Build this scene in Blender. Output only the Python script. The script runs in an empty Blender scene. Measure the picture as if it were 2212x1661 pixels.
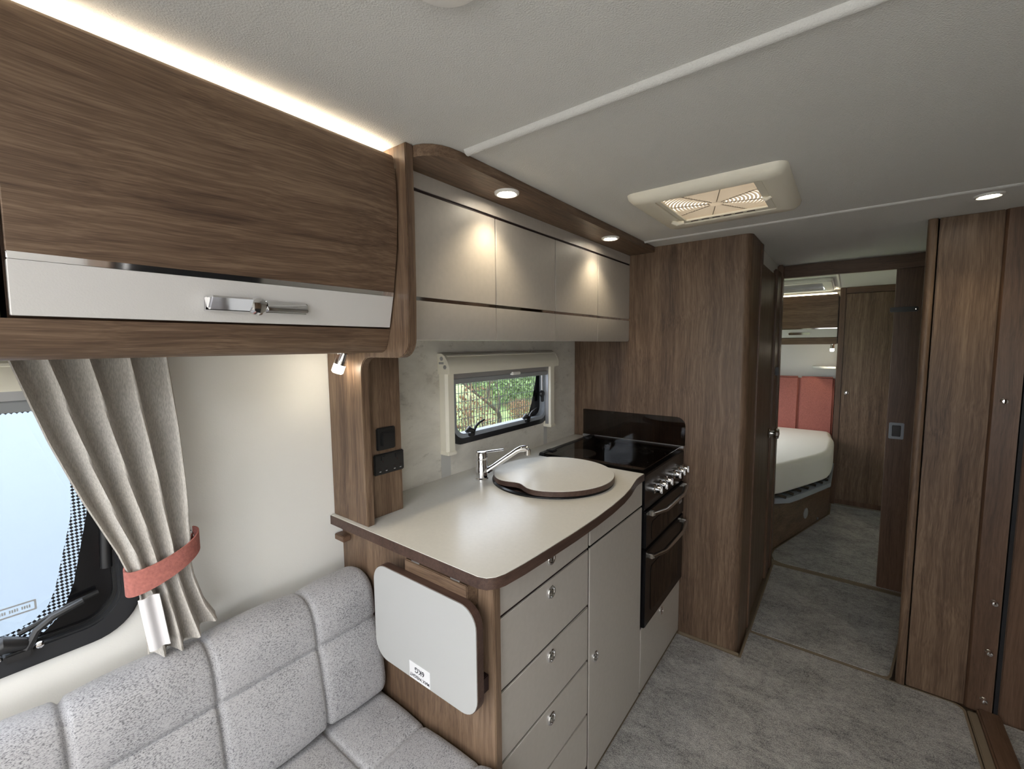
import bpy, bmesh, math, random
from mathutils import Vector, Matrix
random.seed(7)
SC = bpy.context.scene
COL = SC.collection
PI = math.pi

# ------------------------------------------------------------------ camera
F_PX, YAW, PITCH, ROLL = 945.83, .655872, .088352, -.0094123
cy_, sy_, cp_, sp_ = math.cos(YAW), math.sin(YAW), math.cos(PITCH), math.sin(PITCH)
fwd = Vector((-sy_*cp_, cy_*cp_, -sp_)); rgt = Vector((cy_, sy_, 0)); up = rgt.cross(fwd)
cr_, sr_ = math.cos(ROLL), math.sin(ROLL)
r2 = rgt*cr_ + up*sr_; u2 = -rgt*sr_ + up*cr_
cam = bpy.data.cameras.new('camera'); camo = bpy.data.objects.new('camera', cam); COL.objects.link(camo)
cam.sensor_fit = 'HORIZONTAL'; cam.sensor_width = 36; cam.lens = F_PX/2212*36; cam.clip_start = .02; cam.clip_end = 200
mw = Matrix((r2, u2, -fwd)).transposed().to_4x4(); mw.translation = Vector((0, 0, 1.466)); camo.matrix_world = mw
SC.camera = camo

# ------------------------------------------------------------------ world and exposure
W_ = bpy.data.worlds.new('overcast_sky'); SC.world = W_; W_.use_nodes = True
nt = W_.node_tree; bg = nt.nodes['Background']
tc = nt.nodes.new('ShaderNodeTexCoord'); sx = nt.nodes.new('ShaderNodeSeparateXYZ'); rp = nt.nodes.new('ShaderNodeValToRGB')
nt.links.new(tc.outputs['Generated'], sx.inputs[0]); nt.links.new(sx.outputs['Z'], rp.inputs[0]); nt.links.new(rp.outputs[0], bg.inputs[0])
rp.color_ramp.elements[0].color = (.78, .79, .82, 1); rp.color_ramp.elements[1].color = (.93, .97, 1.0, 1)
bg.inputs[1].default_value = 5.0
SC.view_settings.view_transform = 'Standard'; SC.view_settings.look = 'None'
SC.view_settings.exposure = 0.96; SC.view_settings.gamma = 1.0; SC.view_settings.use_curve_mapping = False
if hasattr(SC, 'cycles'):
    SC.cycles.max_bounces = 10; SC.cycles.diffuse_bounces = 6; SC.cycles.transparent_max_bounces = 12

# ------------------------------------------------------------------ materials
M = {}
def newmat(name):
    m = bpy.data.materials.new(name); m.use_nodes = True; M[name] = m
    return m, m.node_tree, m.node_tree.nodes['Principled BSDF']
def N(nt, t, **kw):
    n = nt.nodes.new('ShaderNode' + t)
    for k, v in kw.items():
        if k in n.inputs: n.inputs[k].default_value = v
        else: setattr(n, k, v)
    return n
def ramp(nt, stops):
    r = nt.nodes.new('ShaderNodeValToRGB'); e = r.color_ramp.elements
    while len(e) < len(stops): e.new(.5)
    for i, (p, c) in enumerate(stops): e[i].position = p; e[i].color = (*c, 1) if len(c) == 3 else c
    return r
def plain(name, c, rough=.5, metal=0, spec=.5, bump=None, var=0, vscale=3, coat=0):
    m, nt, b = newmat(name)
    b.inputs['Base Color'].default_value = (*c, 1); b.inputs['Roughness'].default_value = rough
    b.inputs['Metallic'].default_value = metal; b.inputs['Specular IOR Level'].default_value = spec
    b.inputs['Coat Weight'].default_value = coat
    t = N(nt, 'TexCoord')
    if var:
        n = N(nt, 'TexNoise', Scale=vscale, Detail=5); nt.links.new(t.outputs['Object'], n.inputs['Vector'])
        r = ramp(nt, [(.3, tuple(x*(1-var) for x in c)), (.7, tuple(min(1, x*(1+var)) for x in c))])
        nt.links.new(n.outputs[0], r.inputs[0]); nt.links.new(r.outputs[0], b.inputs['Base Color'])
    if bump:
        n = N(nt, 'TexNoise', Scale=bump[0], Detail=3); nt.links.new(t.outputs['Object'], n.inputs['Vector'])
        bp = N(nt, 'Bump', Strength=bump[1], Distance=bump[2] if len(bump) > 2 else .001)
        nt.links.new(n.outputs[0], bp.inputs['Height']); nt.links.new(bp.outputs[0], b.inputs['Normal'])
    return m
def wood(name, ax, dark, mid, light, rough=.42):
    m, nt, b = newmat(name); t = N(nt, 'TexCoord'); oi = N(nt, 'ObjectInfo')
    mul = N(nt, 'VectorMath', operation='SCALE'); mul.inputs[0].default_value = (7, 3, 5)
    nt.links.new(oi.outputs['Random'], mul.inputs['Scale'])
    ad = N(nt, 'VectorMath', operation='ADD'); nt.links.new(t.outputs['Object'], ad.inputs[0]); nt.links.new(mul.outputs[0], ad.inputs[1])
    wv = N(nt, 'TexNoise', Scale=2.2, Detail=2); nt.links.new(ad.outputs[0], wv.inputs['Vector'])
    wm = N(nt, 'VectorMath', operation='MULTIPLY_ADD'); wm.inputs[1].default_value = (.05, .05, .05)
    nt.links.new(wv.outputs['Color'], wm.inputs[0]); nt.links.new(ad.outputs[0], wm.inputs[2])
    def layer(a, c, det, dist):
        s = [c, c, c]; s['xyz'.index(ax)] = a
        mp = N(nt, 'Mapping'); mp.inputs['Scale'].default_value = s; nt.links.new(wm.outputs[0], mp.inputs['Vector'])
        n = N(nt, 'TexNoise', Scale=1.0, Detail=det, Roughness=.6, Distortion=dist); nt.links.new(mp.outputs[0], n.inputs['Vector']); return n
    A = layer(.7, 15, 5, .35); B = layer(4, 130, 4, .2); D = layer(16, 520, 2, 0)
    m1 = N(nt, 'Mix', data_type='FLOAT'); m1.inputs['Factor'].default_value = .45
    nt.links.new(A.outputs[0], m1.inputs['A']); nt.links.new(B.outputs[0], m1.inputs['B'])
    m2 = N(nt, 'Mix', data_type='FLOAT'); m2.inputs['Factor'].default_value = .22
    nt.links.new(m1.outputs[0], m2.inputs['A']); nt.links.new(D.outputs[0], m2.inputs['B'])
    r = ramp(nt, [(.37, dark), (.5, mid), (.63, light)])
    nt.links.new(m2.outputs[0], r.inputs[0]); nt.links.new(r.outputs[0], b.inputs['Base Color'])
    b.inputs['Roughness'].default_value = rough; b.inputs['Specular IOR Level'].default_value = .35
    bp = N(nt, 'Bump', Strength=.25, Distance=.0006); nt.links.new(B.outputs[0], bp.inputs['Height']); nt.links.new(bp.outputs[0], b.inputs['Normal'])
    return m
WD, WM, WL = (.064, .038, .026), (.140, .089, .057), (.228, .154, .102)
for ax in 'xyz': wood('wood_'+ax, ax, WD, WM, WL)
for ax in 'xyz': wood('edge_'+ax, ax, (.07, .040, .026), (.115, .066, .042), (.16, .095, .062), .4)
for ax in 'xy': wood('band_'+ax, ax, (.038, .021, .016), (.066, .038, .029), (.095, .056, .042), .4)
plain('ceiling_vinyl', (.64, .635, .61), .75, bump=(330, .7, .0020))
plain('wall_vinyl', (.80, .79, .75), .7, bump=(300, .25, .0008))
plain('locker_white', (.64, .62, .60), .55, bump=(380, .3, .0006))
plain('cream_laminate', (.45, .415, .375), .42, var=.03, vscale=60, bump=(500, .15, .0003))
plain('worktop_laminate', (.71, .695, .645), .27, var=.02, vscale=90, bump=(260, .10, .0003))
plain('shelf_laminate', (.43, .435, .43), .38)
plain('dark_gap', (.02, .008, .008), .6)
plain('black_plastic', (.012, .012, .013), .38)
plain('black_rubber', (.018, .019, .022), .32)
plain('black_enamel', (.005, .005, .006), .22, spec=.3)
plain('chrome', (.86, .86, .88), .06, 1)
plain('satin_steel', (.55, .53, .50), .22, 1)
plain('alu_grey', (.42, .42, .43), .4, .6)
plain('cream_plastic', (.84, .80, .68), .40)
plain('white_plastic', (.80, .79, .76), .35)
plain('grey_metal', (.30, .33, .37), .5)
plain('tan_binding', (.20, .155, .105), .8)
plain('floor_vinyl', (.16, .12, .085), .6)
plain('terracotta', (.35, .120, .098), .85, var=.18, vscale=160, bump=(600, .5, .001))
plain('mattress_white', (.74, .73, .68), .85, bump=(14, .25, .01))
plain('lining_white', (.80, .78, .80), .8)
plain('paper_white', (.72, .72, .74), .6)
plain('ink', (.03, .03, .04), .7)
plain('hotplate', (.30, .29, .28), .45)
plain('cast_iron', (.03, .03, .03), .5)
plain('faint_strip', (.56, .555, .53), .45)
plain('tile_grey', (.28, .29, .30), .6)
plain('bark', (.055, .042, .030), .9, var=.4, vscale=20)
plain('twig_brown', (.26, .17, .11), .9, var=.4, vscale=8)
plain('fence_wire', (.035, .04, .037), .6)
plain('caravan_white', (.42, .48, .55), .35)
plain('leaf_green', (.22, .31, .13), .6, var=.5, vscale=3)
plain('leaf_rust', (.24, .13, .06), .7, var=.4, vscale=5)
plain('gravel', (.42, .41, .39), .9, var=.25, vscale=30)
plain('tyre', (.02, .02, .02), .8)

def emit(name, c, s):
    m, nt, b = newmat(name); b.inputs['Base Color'].default_value = (.9, .9, .9, 1)
    b.inputs['Emission Color'].default_value = (*c, 1); b.inputs['Emission Strength'].default_value = s
emit('led_warm', (1, .82, .60), 13)
emit('led_lens', (1, .90, .72), 30)
emit('led_bed', (1, .88, .62), 6)
emit('spot_lens', (1, .90, .72), 22)

def glass(name, tint, amount=.0, rough=.0):
    m, nt, b = newmat(name); nt.nodes.remove(b); out = nt.nodes['Material Output']
    tr = N(nt, 'BsdfTransparent'); tr.inputs[0].default_value = (*tint, 1)
    gl = N(nt, 'BsdfGlossy'); gl.inputs['Roughness'].default_value = rough
    fr = N(nt, 'Fresnel'); fr.inputs['IOR'].default_value = 1.5
    mx = N(nt, 'MixShader'); ge = N(nt, 'NewGeometry'); su = N(nt, 'Math', operation='SUBTRACT'); su.inputs[0].default_value = 1; nt.links.new(ge.outputs['Backfacing'], su.inputs[1])
    mu = N(nt, 'Math', operation='MULTIPLY'); nt.links.new(su.outputs[0], mu.inputs[0]); nt.links.new(fr.outputs[0], mu.inputs[1])
    nt.links.new(mu.outputs[0], mx.inputs[0]); nt.links.new(tr.outputs[0], mx.inputs[1]); nt.links.new(gl.outputs[0], mx.inputs[2])
    nt.links.new(mx.outputs[0], out.inputs[0]); return m
glass('window_glass', (.66, .68, .71)); glass('smoked_glass', (.52, .51, .50)); glass('bronze_glass', (.52, .50, .49)); glass('oven_glass', (.16, .13, .12))
# dotted print on the window pane
m, nt, b = newmat('dot_print'); out = nt.nodes['Material Output']
t = N(nt, 'TexCoord'); mp = N(nt, 'Mapping'); mp.inputs['Rotation'].default_value = (PI/4, 0, 0); nt.links.new(t.outputs['Object'], mp.inputs[0])
vo = N(nt, 'TexChecker', Scale=200); vo.inputs[1].default_value = (0, 0, 0, 1); vo.inputs[2].default_value = (1, 1, 1, 1)
nt.links.new(mp.outputs[0], vo.inputs['Vector'])
tr = N(nt, 'BsdfTransparent'); b.inputs['Base Color'].default_value = (.01, .01, .012, 1); b.inputs['Roughness'].default_value = .3
mx = N(nt, 'MixShader'); nt.links.new(vo.outputs[0], mx.inputs[0]); nt.links.new(b.outputs[0], mx.inputs[1]); nt.links.new(tr.outputs[0], mx.inputs[2]); nt.links.new(mx.outputs[0], out.inputs[0])
# translucent rooflight dome
def dome(name, tc, dc):
    m, nt, b = newmat(name); out = nt.nodes['Material Output']; nt.nodes.remove(b)
    tl = N(nt, 'BsdfTranslucent'); tl.inputs[0].default_value = (*tc, 1); df = N(nt, 'BsdfDiffuse'); df.inputs[0].default_value = (*dc, 1)
    a1 = N(nt, 'MixShader'); a1.inputs[0].default_value = .35; nt.links.new(tl.outputs[0], a1.inputs[1]); nt.links.new(df.outputs[0], a1.inputs[2]); nt.links.new(a1.outputs[0], out.inputs[0])
dome('dome_plastic', (.80, .74, .65), (.6, .57, .53)); dome('dome_ring', (.40, .36, .31), (.45, .42, .39))  # darker copy of the dome plastic puts the ring shading into its colour
# concrete look splash panel
m, nt, b = newmat('concrete_panel'); t = N(nt, 'TexCoord')
n1 = N(nt, 'TexNoise', Scale=3.2, Detail=9, Roughness=.68, Distortion=.4); n2 = N(nt, 'TexNoise', Scale=14, Detail=6, Roughness=.7)
mp = N(nt, 'Mapping'); mp.inputs['Scale'].default_value = (1, 1, 2.2)
nt.links.new(t.outputs['Object'], mp.inputs[0]); nt.links.new(mp.outputs[0], n1.inputs['Vector']); nt.links.new(mp.outputs[0], n2.inputs['Vector'])
r1 = ramp(nt, [(.28, (.36, .33, .29)), (.40, (.62, .59, .525)), (.58, (.74, .71, .64)), (.75, (.78, .755, .69))])
r2_ = ramp(nt, [(.30, (.62, .60, .57)), (.42, (1, 1, 1))])
mm = N(nt, 'Mix', data_type='RGBA', blend_type='MULTIPLY'); mm.inputs['Factor'].default_value = .7
nt.links.new(n1.outputs[0], r1.inputs[0]); nt.links.new(n2.outputs[0], r2_.inputs[0])
nt.links.new(r1.outputs[0], mm.inputs['A']); nt.links.new(r2_.outputs[0], mm.inputs['B']); nt.links.new(mm.outputs['Result'], b.inputs['Base Color'])
b.inputs['Roughness'].default_value = .4
# woven upholstery with dark slubs
m, nt, b = newmat('upholstery'); t = N(nt, 'TexCoord')
mp = N(nt, 'Mapping'); mp.inputs['Scale'].default_value = (560, 260, 560); nt.links.new(t.outputs['Object'], mp.inputs[0])
n1 = N(nt, 'TexNoise', Scale=1, Detail=2, Roughness=.6); nt.links.new(mp.outputs[0], n1.inputs['Vector'])
n2 = N(nt, 'TexNoise', Scale=9, Detail=3); nt.links.new(t.outputs['Object'], n2.inputs['Vector'])
md = N(nt, 'Math', operation='MULTIPLY_ADD'); md.inputs[1].default_value = .22; nt.links.new(n2.outputs[0], md.inputs[0]); nt.links.new(n1.outputs[0], md.inputs[2])
r = ramp(nt, [(.45, (.145, .145, .155)), (.56, (.335, .333, .346)), (.68, (.425, .42, .435))])
nt.links.new(md.outputs[0], r.inputs[0]); nt.links.new(r.outputs[0], b.inputs['Base Color']); b.inputs['Roughness'].default_value = .95; b.inputs['Specular IOR Level'].default_value = .15
b.inputs['Sheen Weight'].default_value = .2
bp = N(nt, 'Bump', Strength=.6, Distance=.0016); nt.links.new(n1.outputs[0], bp.inputs['Height']); nt.links.new(bp.outputs[0], b.inputs['Normal'])
# linen curtain
m, nt, b = newmat('linen'); t = N(nt, 'TexCoord')
mp = N(nt, 'Mapping'); mp.inputs['Scale'].default_value = (260, 700, 120); nt.links.new(t.outputs['Object'], mp.inputs[0])
n1 = N(nt, 'TexNoise', Scale=1, Detail=3); nt.links.new(mp.outputs[0], n1.inputs['Vector'])
r = ramp(nt, [(.35, (.40, .375, .345)), (.65, (.56, .53, .49))]); nt.links.new(n1.outputs[0], r.inputs[0]); nt.links.new(r.outputs[0], b.inputs['Base Color'])
b.inputs['Roughness'].default_value = .95; b.inputs['Specular IOR Level'].default_value = .1
bp = N(nt, 'Bump', Strength=.4, Distance=.001); nt.links.new(n1.outputs[0], bp.inputs['Height']); nt.links.new(bp.outputs[0], b.inputs['Normal'])
# mottled carpet
m, nt, b = newmat('carpet_pile'); t = N(nt, 'TexCoord')
n1 = N(nt, 'TexNoise', Scale=5, Detail=7, Roughness=.72, Distortion=.6); n2 = N(nt, 'TexNoise', Scale=240, Detail=2)
mp = N(nt, 'Mapping'); mp.inputs['Scale'].default_value = (1, 1.6, 1); nt.links.new(t.outputs['Object'], mp.inputs[0])
nt.links.new(mp.outputs[0], n1.inputs['Vector']); nt.links.new(t.outputs['Object'], n2.inputs['Vector'])
n3 = N(nt, 'TexNoise', Scale=34, Detail=4, Roughness=.7); nt.links.new(mp.outputs[0], n3.inputs['Vector'])
m0 = N(nt, 'Mix', data_type='FLOAT'); m0.inputs['Factor'].default_value = .45; nt.links.new(n1.outputs[0], m0.inputs['A']); nt.links.new(n3.outputs[0], m0.inputs['B'])
md = N(nt, 'Mix', data_type='FLOAT'); md.inputs['Factor'].default_value = .38; nt.links.new(m0.outputs[0], md.inputs['A']); nt.links.new(n2.outputs[0], md.inputs['B'])
r = ramp(nt, [(.36, (.10, .10, .105)), (.46, (.28, .275, .27)), (.60, (.50, .49, .475))]); nt.links.new(md.outputs[0], r.inputs[0]); nt.links.new(r.outputs[0], b.inputs['Base Color'])
b.inputs['Roughness'].default_value = 1; b.inputs['Specular IOR Level'].default_value = .1
bp = N(nt, 'Bump', Strength=.9, Distance=.004); nt.links.new(n2.outputs[0], bp.inputs['Height']); nt.links.new(bp.outputs[0], b.inputs['Normal'])
# grass field
m, nt, b = newmat('grass_field'); t = N(nt, 'TexCoord')
n1 = N(nt, 'TexNoise', Scale=.9, Detail=9, Roughness=.75); nt.links.new(t.outputs['Object'], n1.inputs['Vector'])
r = ramp(nt, [(.33, (.24, .17, .10)), (.43, (.24, .30, .12)), (.6, (.28, .43, .13)), (.75, (.38, .50, .21))]); nt.links.new(n1.outputs[0], r.inputs[0]); nt.links.new(r.outputs[0], b.inputs['Base Color'])
b.inputs['Roughness'].default_value = .9

# ------------------------------------------------------------------ mesh helpers
WP = {}
def add_bm(dst, src):
    me = bpy.data.meshes.new('tmp'); src.to_mesh(me); src.free(); dst.from_mesh(me); bpy.data.meshes.remove(me)
def rr(u0, u1, v0, v1, r, seg=6, rs=None):
    """rounded rectangle outline, counter-clockwise; rs = radii for (u0v0, u1v0, u1v1, u0v1)"""
    rs = rs or (r, r, r, r); P = []
    for (cu, cv, a0, q) in ((u0, v0, PI, rs[0]), (u1, v0, 1.5*PI, rs[1]), (u1, v1, 0, rs[2]), (u0, v1, .5*PI, rs[3])):
        if q <= 1e-6: P.append((cu, cv)); continue
        ccu = cu + (q if cu == u0 else -q); ccv = cv + (q if cv == v0 else -q)
        for k in range(seg+1):
            a = a0 + .5*PI*k/seg; P.append((ccu+q*math.cos(a), ccv+q*math.sin(a)))
    return P
AX = {'x': lambda a, u, v: (a, u, v), 'y': lambda a, u, v: (u, a, v), 'z': lambda a, u, v: (u, v, a)}
class G:
    def __init__(s): s.bm = bmesh.new()
    def box(s, x0, x1, y0, y1, z0, z1, bev=0, seg=2):
        b = bmesh.new()
        v = [b.verts.new((x, y, z)) for x in (x0, x1) for y in (y0, y1) for z in (z0, z1)]
        for q in ((0, 1, 3, 2), (4, 6, 7, 5), (0, 4, 5, 1), (2, 3, 7, 6), (0, 2, 6, 4), (1, 5, 7, 3)): b.faces.new([v[i] for i in q])
        bmesh.ops.recalc_face_normals(b, faces=b.faces[:])
        if bev: bmesh.ops.bevel(b, geom=b.edges[:], offset=bev, segments=seg, affect='EDGES', clamp_overlap=True)
        add_bm(s.bm, b); return s
    def prism(s, pts, ax, a, c, bev=0, seg=2):
        b = bmesh.new(); n = len(pts)
        A = [b.verts.new(AX[ax](a, *p)) for p in pts]; C = [b.verts.new(AX[ax](c, *p)) for p in pts]
        f1 = b.faces.new(A); f2 = b.faces.new(C[::-1])
        for i in range(n): b.faces.new((A[i], C[i], C[(i+1) % n], A[(i+1) % n]))
        bmesh.ops.recalc_face_normals(b, faces=b.faces[:])
        if bev:
            e = list({e for f in (f1, f2) for e in f.edges})
            bmesh.ops.bevel(b, geom=e, offset=bev, segments=seg, affect='EDGES', clamp_overlap=True)
        add_bm(s.bm, b); return s
    def ring(s, outer, inner, ax, a, c, bev=0):
        b = bmesh.new(); n = len(outer)
        L = [[b.verts.new(AX[ax](d, *p)) for p in P] for P, d in ((outer, a), (outer, c), (inner, c), (inner, a))]
        for k in range(4):
            P, Q = L[k], L[(k+1) % 4]
            for i in range(n): b.faces.new((P[i], P[(i+1) % n], Q[(i+1) % n], Q[i]))
        bmesh.ops.recalc_face_normals(b, faces=b.faces[:])
        if bev:
            e = [e for e in b.edges if len(e.link_faces) == 2 and e.calc_face_angle(0) > .9]
            bmesh.ops.bevel(b, geom=e, offset=bev, segments=2, affect='EDGES', clamp_overlap=True)
        add_bm(s.bm, b); return s
    def tube(s, path, r, seg=10, cap=True, sq=1.0):
        b = bmesh.new(); P = [Vector(p) for p in path]; n = len(P); R = r if hasattr(r, '__len__') else [r]*n
        t0 = (P[1]-P[0]).normalized(); ref = Vector((0, 0, 1)) if abs(t0.z) < .9 else Vector((1, 0, 0))
        u = t0.cross(ref).normalized(); rings = []
        for i in range(n):
            t = ((P[min(i+1, n-1)]-P[i]).normalized() + (P[i]-P[max(i-1, 0)]).normalized()).normalized()
            u = (u - t*u.dot(t)).normalized(); v = t.cross(u)
            rings.append([b.verts.new(P[i] + (u*math.cos(2*PI*k/seg) + v*sq*math.sin(2*PI*k/seg))*R[i]) for k in range(seg)])
        for i in range(n-1):
            for k in range(seg): b.faces.new((rings[i][k], rings[i][(k+1) % seg], rings[i+1][(k+1) % seg], rings[i+1][k]))
        if cap: b.faces.new(rings[0][::-1]); b.faces.new(rings[-1])
        bmesh.ops.recalc_face_normals(b, faces=b.faces[:])
        add_bm(s.bm, b); return s
    def lathe(s, prof, c, ax='z', seg=28, sgn=1):
        """prof: (radius, height along ax)"""
        b = bmesh.new(); rings = []
        for (r, h) in prof:
            if r < 1e-6:
                rings.append([b.verts.new(tuple(AX[ax](h*sgn, 0, 0)[i]+c[i] for i in range(3)))])
            else:
                rings.append([b.verts.new(tuple(AX[ax](h*sgn, r*math.cos(2*PI*k/seg), r*math.sin(2*PI*k/seg))[i]+c[i] for i in range(3))) for k in range(seg)])
        for A, B in zip(rings, rings[1:]):
            for k in range(seg):
                k2 = (k+1) % seg
                if len(A) == 1 and len(B) == 1: continue
                if len(A) == 1: b.faces.new((A[0], B[k], B[k2]))
                elif len(B) == 1: b.faces.new((A[k], A[k2], B[0]))
                else: b.faces.new((A[k], A[k2], B[k2], B[k]))
        bmesh.ops.recalc_face_normals(b, faces=b.faces[:])
        add_bm(s.bm, b); return s
    def grid(s, fn, us, vs, thick=0):
        b = bmesh.new(); V = [[b.verts.new(fn(u, v)) for v in vs] for u in us]
        for i in range(len(us)-1):
            for j in range(len(vs)-1): b.faces.new((V[i][j], V[i+1][j], V[i+1][j+1], V[i][j+1]))
        bmesh.ops.recalc_face_normals(b, faces=b.faces[:])
        if thick: bmesh.ops.solidify(b, geom=b.faces[:], thickness=thick)
        add_bm(s.bm, b); return s
    def quad(s, *p):
        s.bm.faces.new([s.bm.verts.new(q) for q in p]); return s
    def done(s, name, mat, parent=None, label=None, cat=None, group=None, kind=None, sharp=38, origin=None):
        vs = [v.co for v in s.bm.verts]
        lo = Vector([min(v[i] for v in vs) for i in range(3)]); hi = Vector([max(v[i] for v in vs) for i in range(3)])
        o0 = Vector(origin) if origin else Vector(((lo.x+hi.x)/2, (lo.y+hi.y)/2, lo.z))
        bmesh.ops.translate(s.bm, verts=s.bm.verts[:], vec=-o0)
        me = bpy.data.meshes.new(name); s.bm.to_mesh(me); s.bm.free()
        me.materials.append(M[mat])
        for p in me.polygons: p.use_smooth = True
        me.set_sharp_from_angle(angle=math.radians(sharp))
        o = bpy.data.objects.new(name, me); COL.objects.link(o)
        if parent: o.parent = parent; o.location = o0 - WP[parent.name]
        else: o.location = o0
        WP[o.name] = o0
        tag(o, label, cat, group, kind); return o
def tag(o, label=None, cat=None, group=None, kind=None):
    for k, v in (('label', label), ('category', cat), ('group', group), ('kind', kind)):
        if v: o[k] = v
def thing(name, loc, label, cat, group=None, kind=None):
    o = bpy.data.objects.new(name, None); COL.objects.link(o); o.location = loc; o.empty_display_size = .05
    WP[o.name] = Vector(loc); tag(o, label, cat, group, kind); return o
def copy_tree(o, delta, label=None, parent=None):
    c = o.copy(); COL.objects.link(c); c.parent = parent
    if parent is None: c.location = o.location + Vector(delta); WP[c.name] = WP[o.name] + Vector(delta)
    if label: c['label'] = label
    for ch in list(o.children): copy_tree(ch, delta, None, c)
    return c
def slab_holes(g, ax, a0, a1, u0, u1, v0, v1, holes):
    us = sorted({u0, u1, *[h[0] for h in holes], *[h[1] for h in holes]}); vs = sorted({v0, v1, *[h[2] for h in holes], *[h[3] for h in holes]})
    solid = lambda i, j: 0 <= i < len(us)-1 and 0 <= j < len(vs)-1 and not any(h[0] <= (us[i]+us[i+1])/2 <= h[1] and h[2] <= (vs[j]+vs[j+1])/2 <= h[3] for h in holes)
    T = AX[ax]
    for i in range(len(us)-1):
        for j in range(len(vs)-1):
            if not solid(i, j): continue
            a, b, c, d = us[i], us[i+1], vs[j], vs[j+1]
            for q in (a0, a1): g.quad(T(q, a, c), T(q, b, c), T(q, b, d), T(q, a, d))
            if not solid(i-1, j): g.quad(T(a0, a, c), T(a1, a, c), T(a1, a, d), T(a0, a, d))
            if not solid(i+1, j): g.quad(T(a0, b, c), T(a1, b, c), T(a1, b, d), T(a0, b, d))
            if not solid(i, j-1): g.quad(T(a0, a, c), T(a1, a, c), T(a1, b, c), T(a0, b, c))
            if not solid(i, j+1): g.quad(T(a0, a, d), T(a1, a, d), T(a1, b, d), T(a0, b, d))
    bmesh.ops.remove_doubles(g.bm, verts=g.bm.verts[:], dist=1e-5); bmesh.ops.recalc_face_normals(g.bm, faces=g.bm.faces[:])
    return g
XW, XR, YF, YB, ZC = -1.239, .96, -1.75, 5.22, 1.948
ZW = .955

# ------------------------------------------------------------------ setting: shell
slab_holes(G(), 'x', XW-.03, XW, YF, YB, 0, ZC, [(-1.45, .205, .885, 1.42), (1.235, 1.875, 1.105, 1.36), (3.6, 4.7, .80, 1.40)]).done('wall_left', 'wall_vinyl', kind='structure', label='off-white vinyl caravan side wall behind the sofa, kitchen and bed', cat='wall')
slab_holes(G(), 'x', XR, XR+.03, YF, YB, 0, ZC, [(-1.6, -.5, .85, 1.42)]).done('wall_right', 'wall_vinyl', kind='structure', label='off-white vinyl caravan side wall opposite the kitchen', cat='wall')  # side opening is out of view, added for lounge daylight
slab_holes(G(), 'y', YF-.03, YF, XW, XR, 0, ZC, [(-.95, .65, .97, 1.37)]).done('wall_front', 'wall_vinyl', kind='structure', label='off-white front wall with a wide added window opening', cat='wall')  # front opening is out of view, sized for the daylight it admits
G().box(XW, XR, YB, YB+.03, 0, ZC).done('wall_rear', 'wall_vinyl', kind='structure', label='off-white rear wall behind the bed', cat='wall')
slab_holes(G(), 'z', ZC, ZC+.03, XW-.03, XR+.03, YF, YB+.03, [(-.525, -.212, 1.43, 1.765), (-.75, .55, -1.6, -.5), (-.9, -.15, 4.1, 4.7)]).done('ceiling', 'ceiling_vinyl', kind='structure', label='textured pale grey-white caravan ceiling', cat='ceiling')  # widest opening is an unseen roof hole, added for daylight
G().box(XW-.03, XR+.03, YF, YB+.03, -.05, -.03).done('floor', 'floor_vinyl', kind='structure', label='brown vinyl floor under the carpets', cat='floor')
slab_holes(G(), 'x', XW+.001, XW+.004, .86, 2.192, ZW, 1.50, [(1.235, 1.875, 1.105, 1.36)]).done('wall_kitchen', 'concrete_panel', kind='structure', label='pale concrete-look splash panel on the wall behind the sink', cat='wall panel')
def seam(y, x0, x1, r, h, label, n):
    pts = [(y-r, ZC+.002)] + [(y+r*math.cos(PI+PI*k/10), ZC+.002-h*math.sin(PI*k/10)) for k in range(1, 10)] + [(y+r, ZC+.002)]
    g = G().prism(pts, 'x', x0, x1); g.done('trim_%d' % n, 'ceiling_vinyl', kind='structure', label=label, cat='ceiling trim')
seam(.834, -.775, XR, .013, .014, 'rounded white strip covering the ceiling joint above the sink end of the kitchen', 1)
seam(2.062, -.79, XR, .011, .009, 'rounded white strip covering the ceiling joint above the cooker', 2)

# ---------------- carpets
t_ = thing('carpet', (-.1, .8, -.03), 'large grey mottled carpet covering the kitchen and lounge floor', 'carpet', 'loose-laid carpet pieces on the caravan floor')
def big(d):
    return [(-.64+d, -1.6+d), (.435-d, -1.6+d)] + [(.435-d-.035+.035*math.cos(a), 2.415-d-.035+.035*math.sin(a)) for a in [PI/2*k/5 for k in range(6)]] + [(-.345+d, 2.415-d), (-.346+d, 2.184-d), (-.64+d, 2.184-d)]
G().prism(big(.008), 'z', -.03, 0, bev=.003).done('pile', 'carpet_pile', t_)
G().ring(big(0), big(.008), 'z', -.03, -.002).done('edge_binding', 'tan_binding', t_)
t_ = thing('carpet', (0, 2.85, -.03), 'narrow grey carpet piece in the corridor between the washroom door and wardrobe', 'carpet', 'loose-laid carpet pieces on the caravan floor')
def corr(d): return [(-.343+d, 2.42+d), (.190-d, 2.42+d), (.206-d, 2.427+d), (.214-d, 2.445+d), (.288-d, 2.926), (.40-d, 2.930), (.40-d, 3.28-d), (-.343+d, 3.28-d)]
G().prism(corr(.008), 'z', -.03, 0, bev=.003).done('pile', 'carpet_pile', t_)
G().ring(corr(0), corr(.008), 'z', -.03, -.002).done('edge_binding', 'tan_binding', t_)
t_ = thing('carpet', (.3, 4.1, -.03), 'grey carpet piece on the bedroom floor beside the bed', 'carpet', 'loose-laid carpet pieces on the caravan floor')
def bedc(d): return [(-.30+d, 3.318+d), (.93-d, 3.318+d), (.93-d, 4.866-d), (-.076+d, 4.866-d), (-.076+d, 4.56), (-.365+d, 3.53), (-.372+d, 3.42), (-.35+d, 3.35)]
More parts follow.
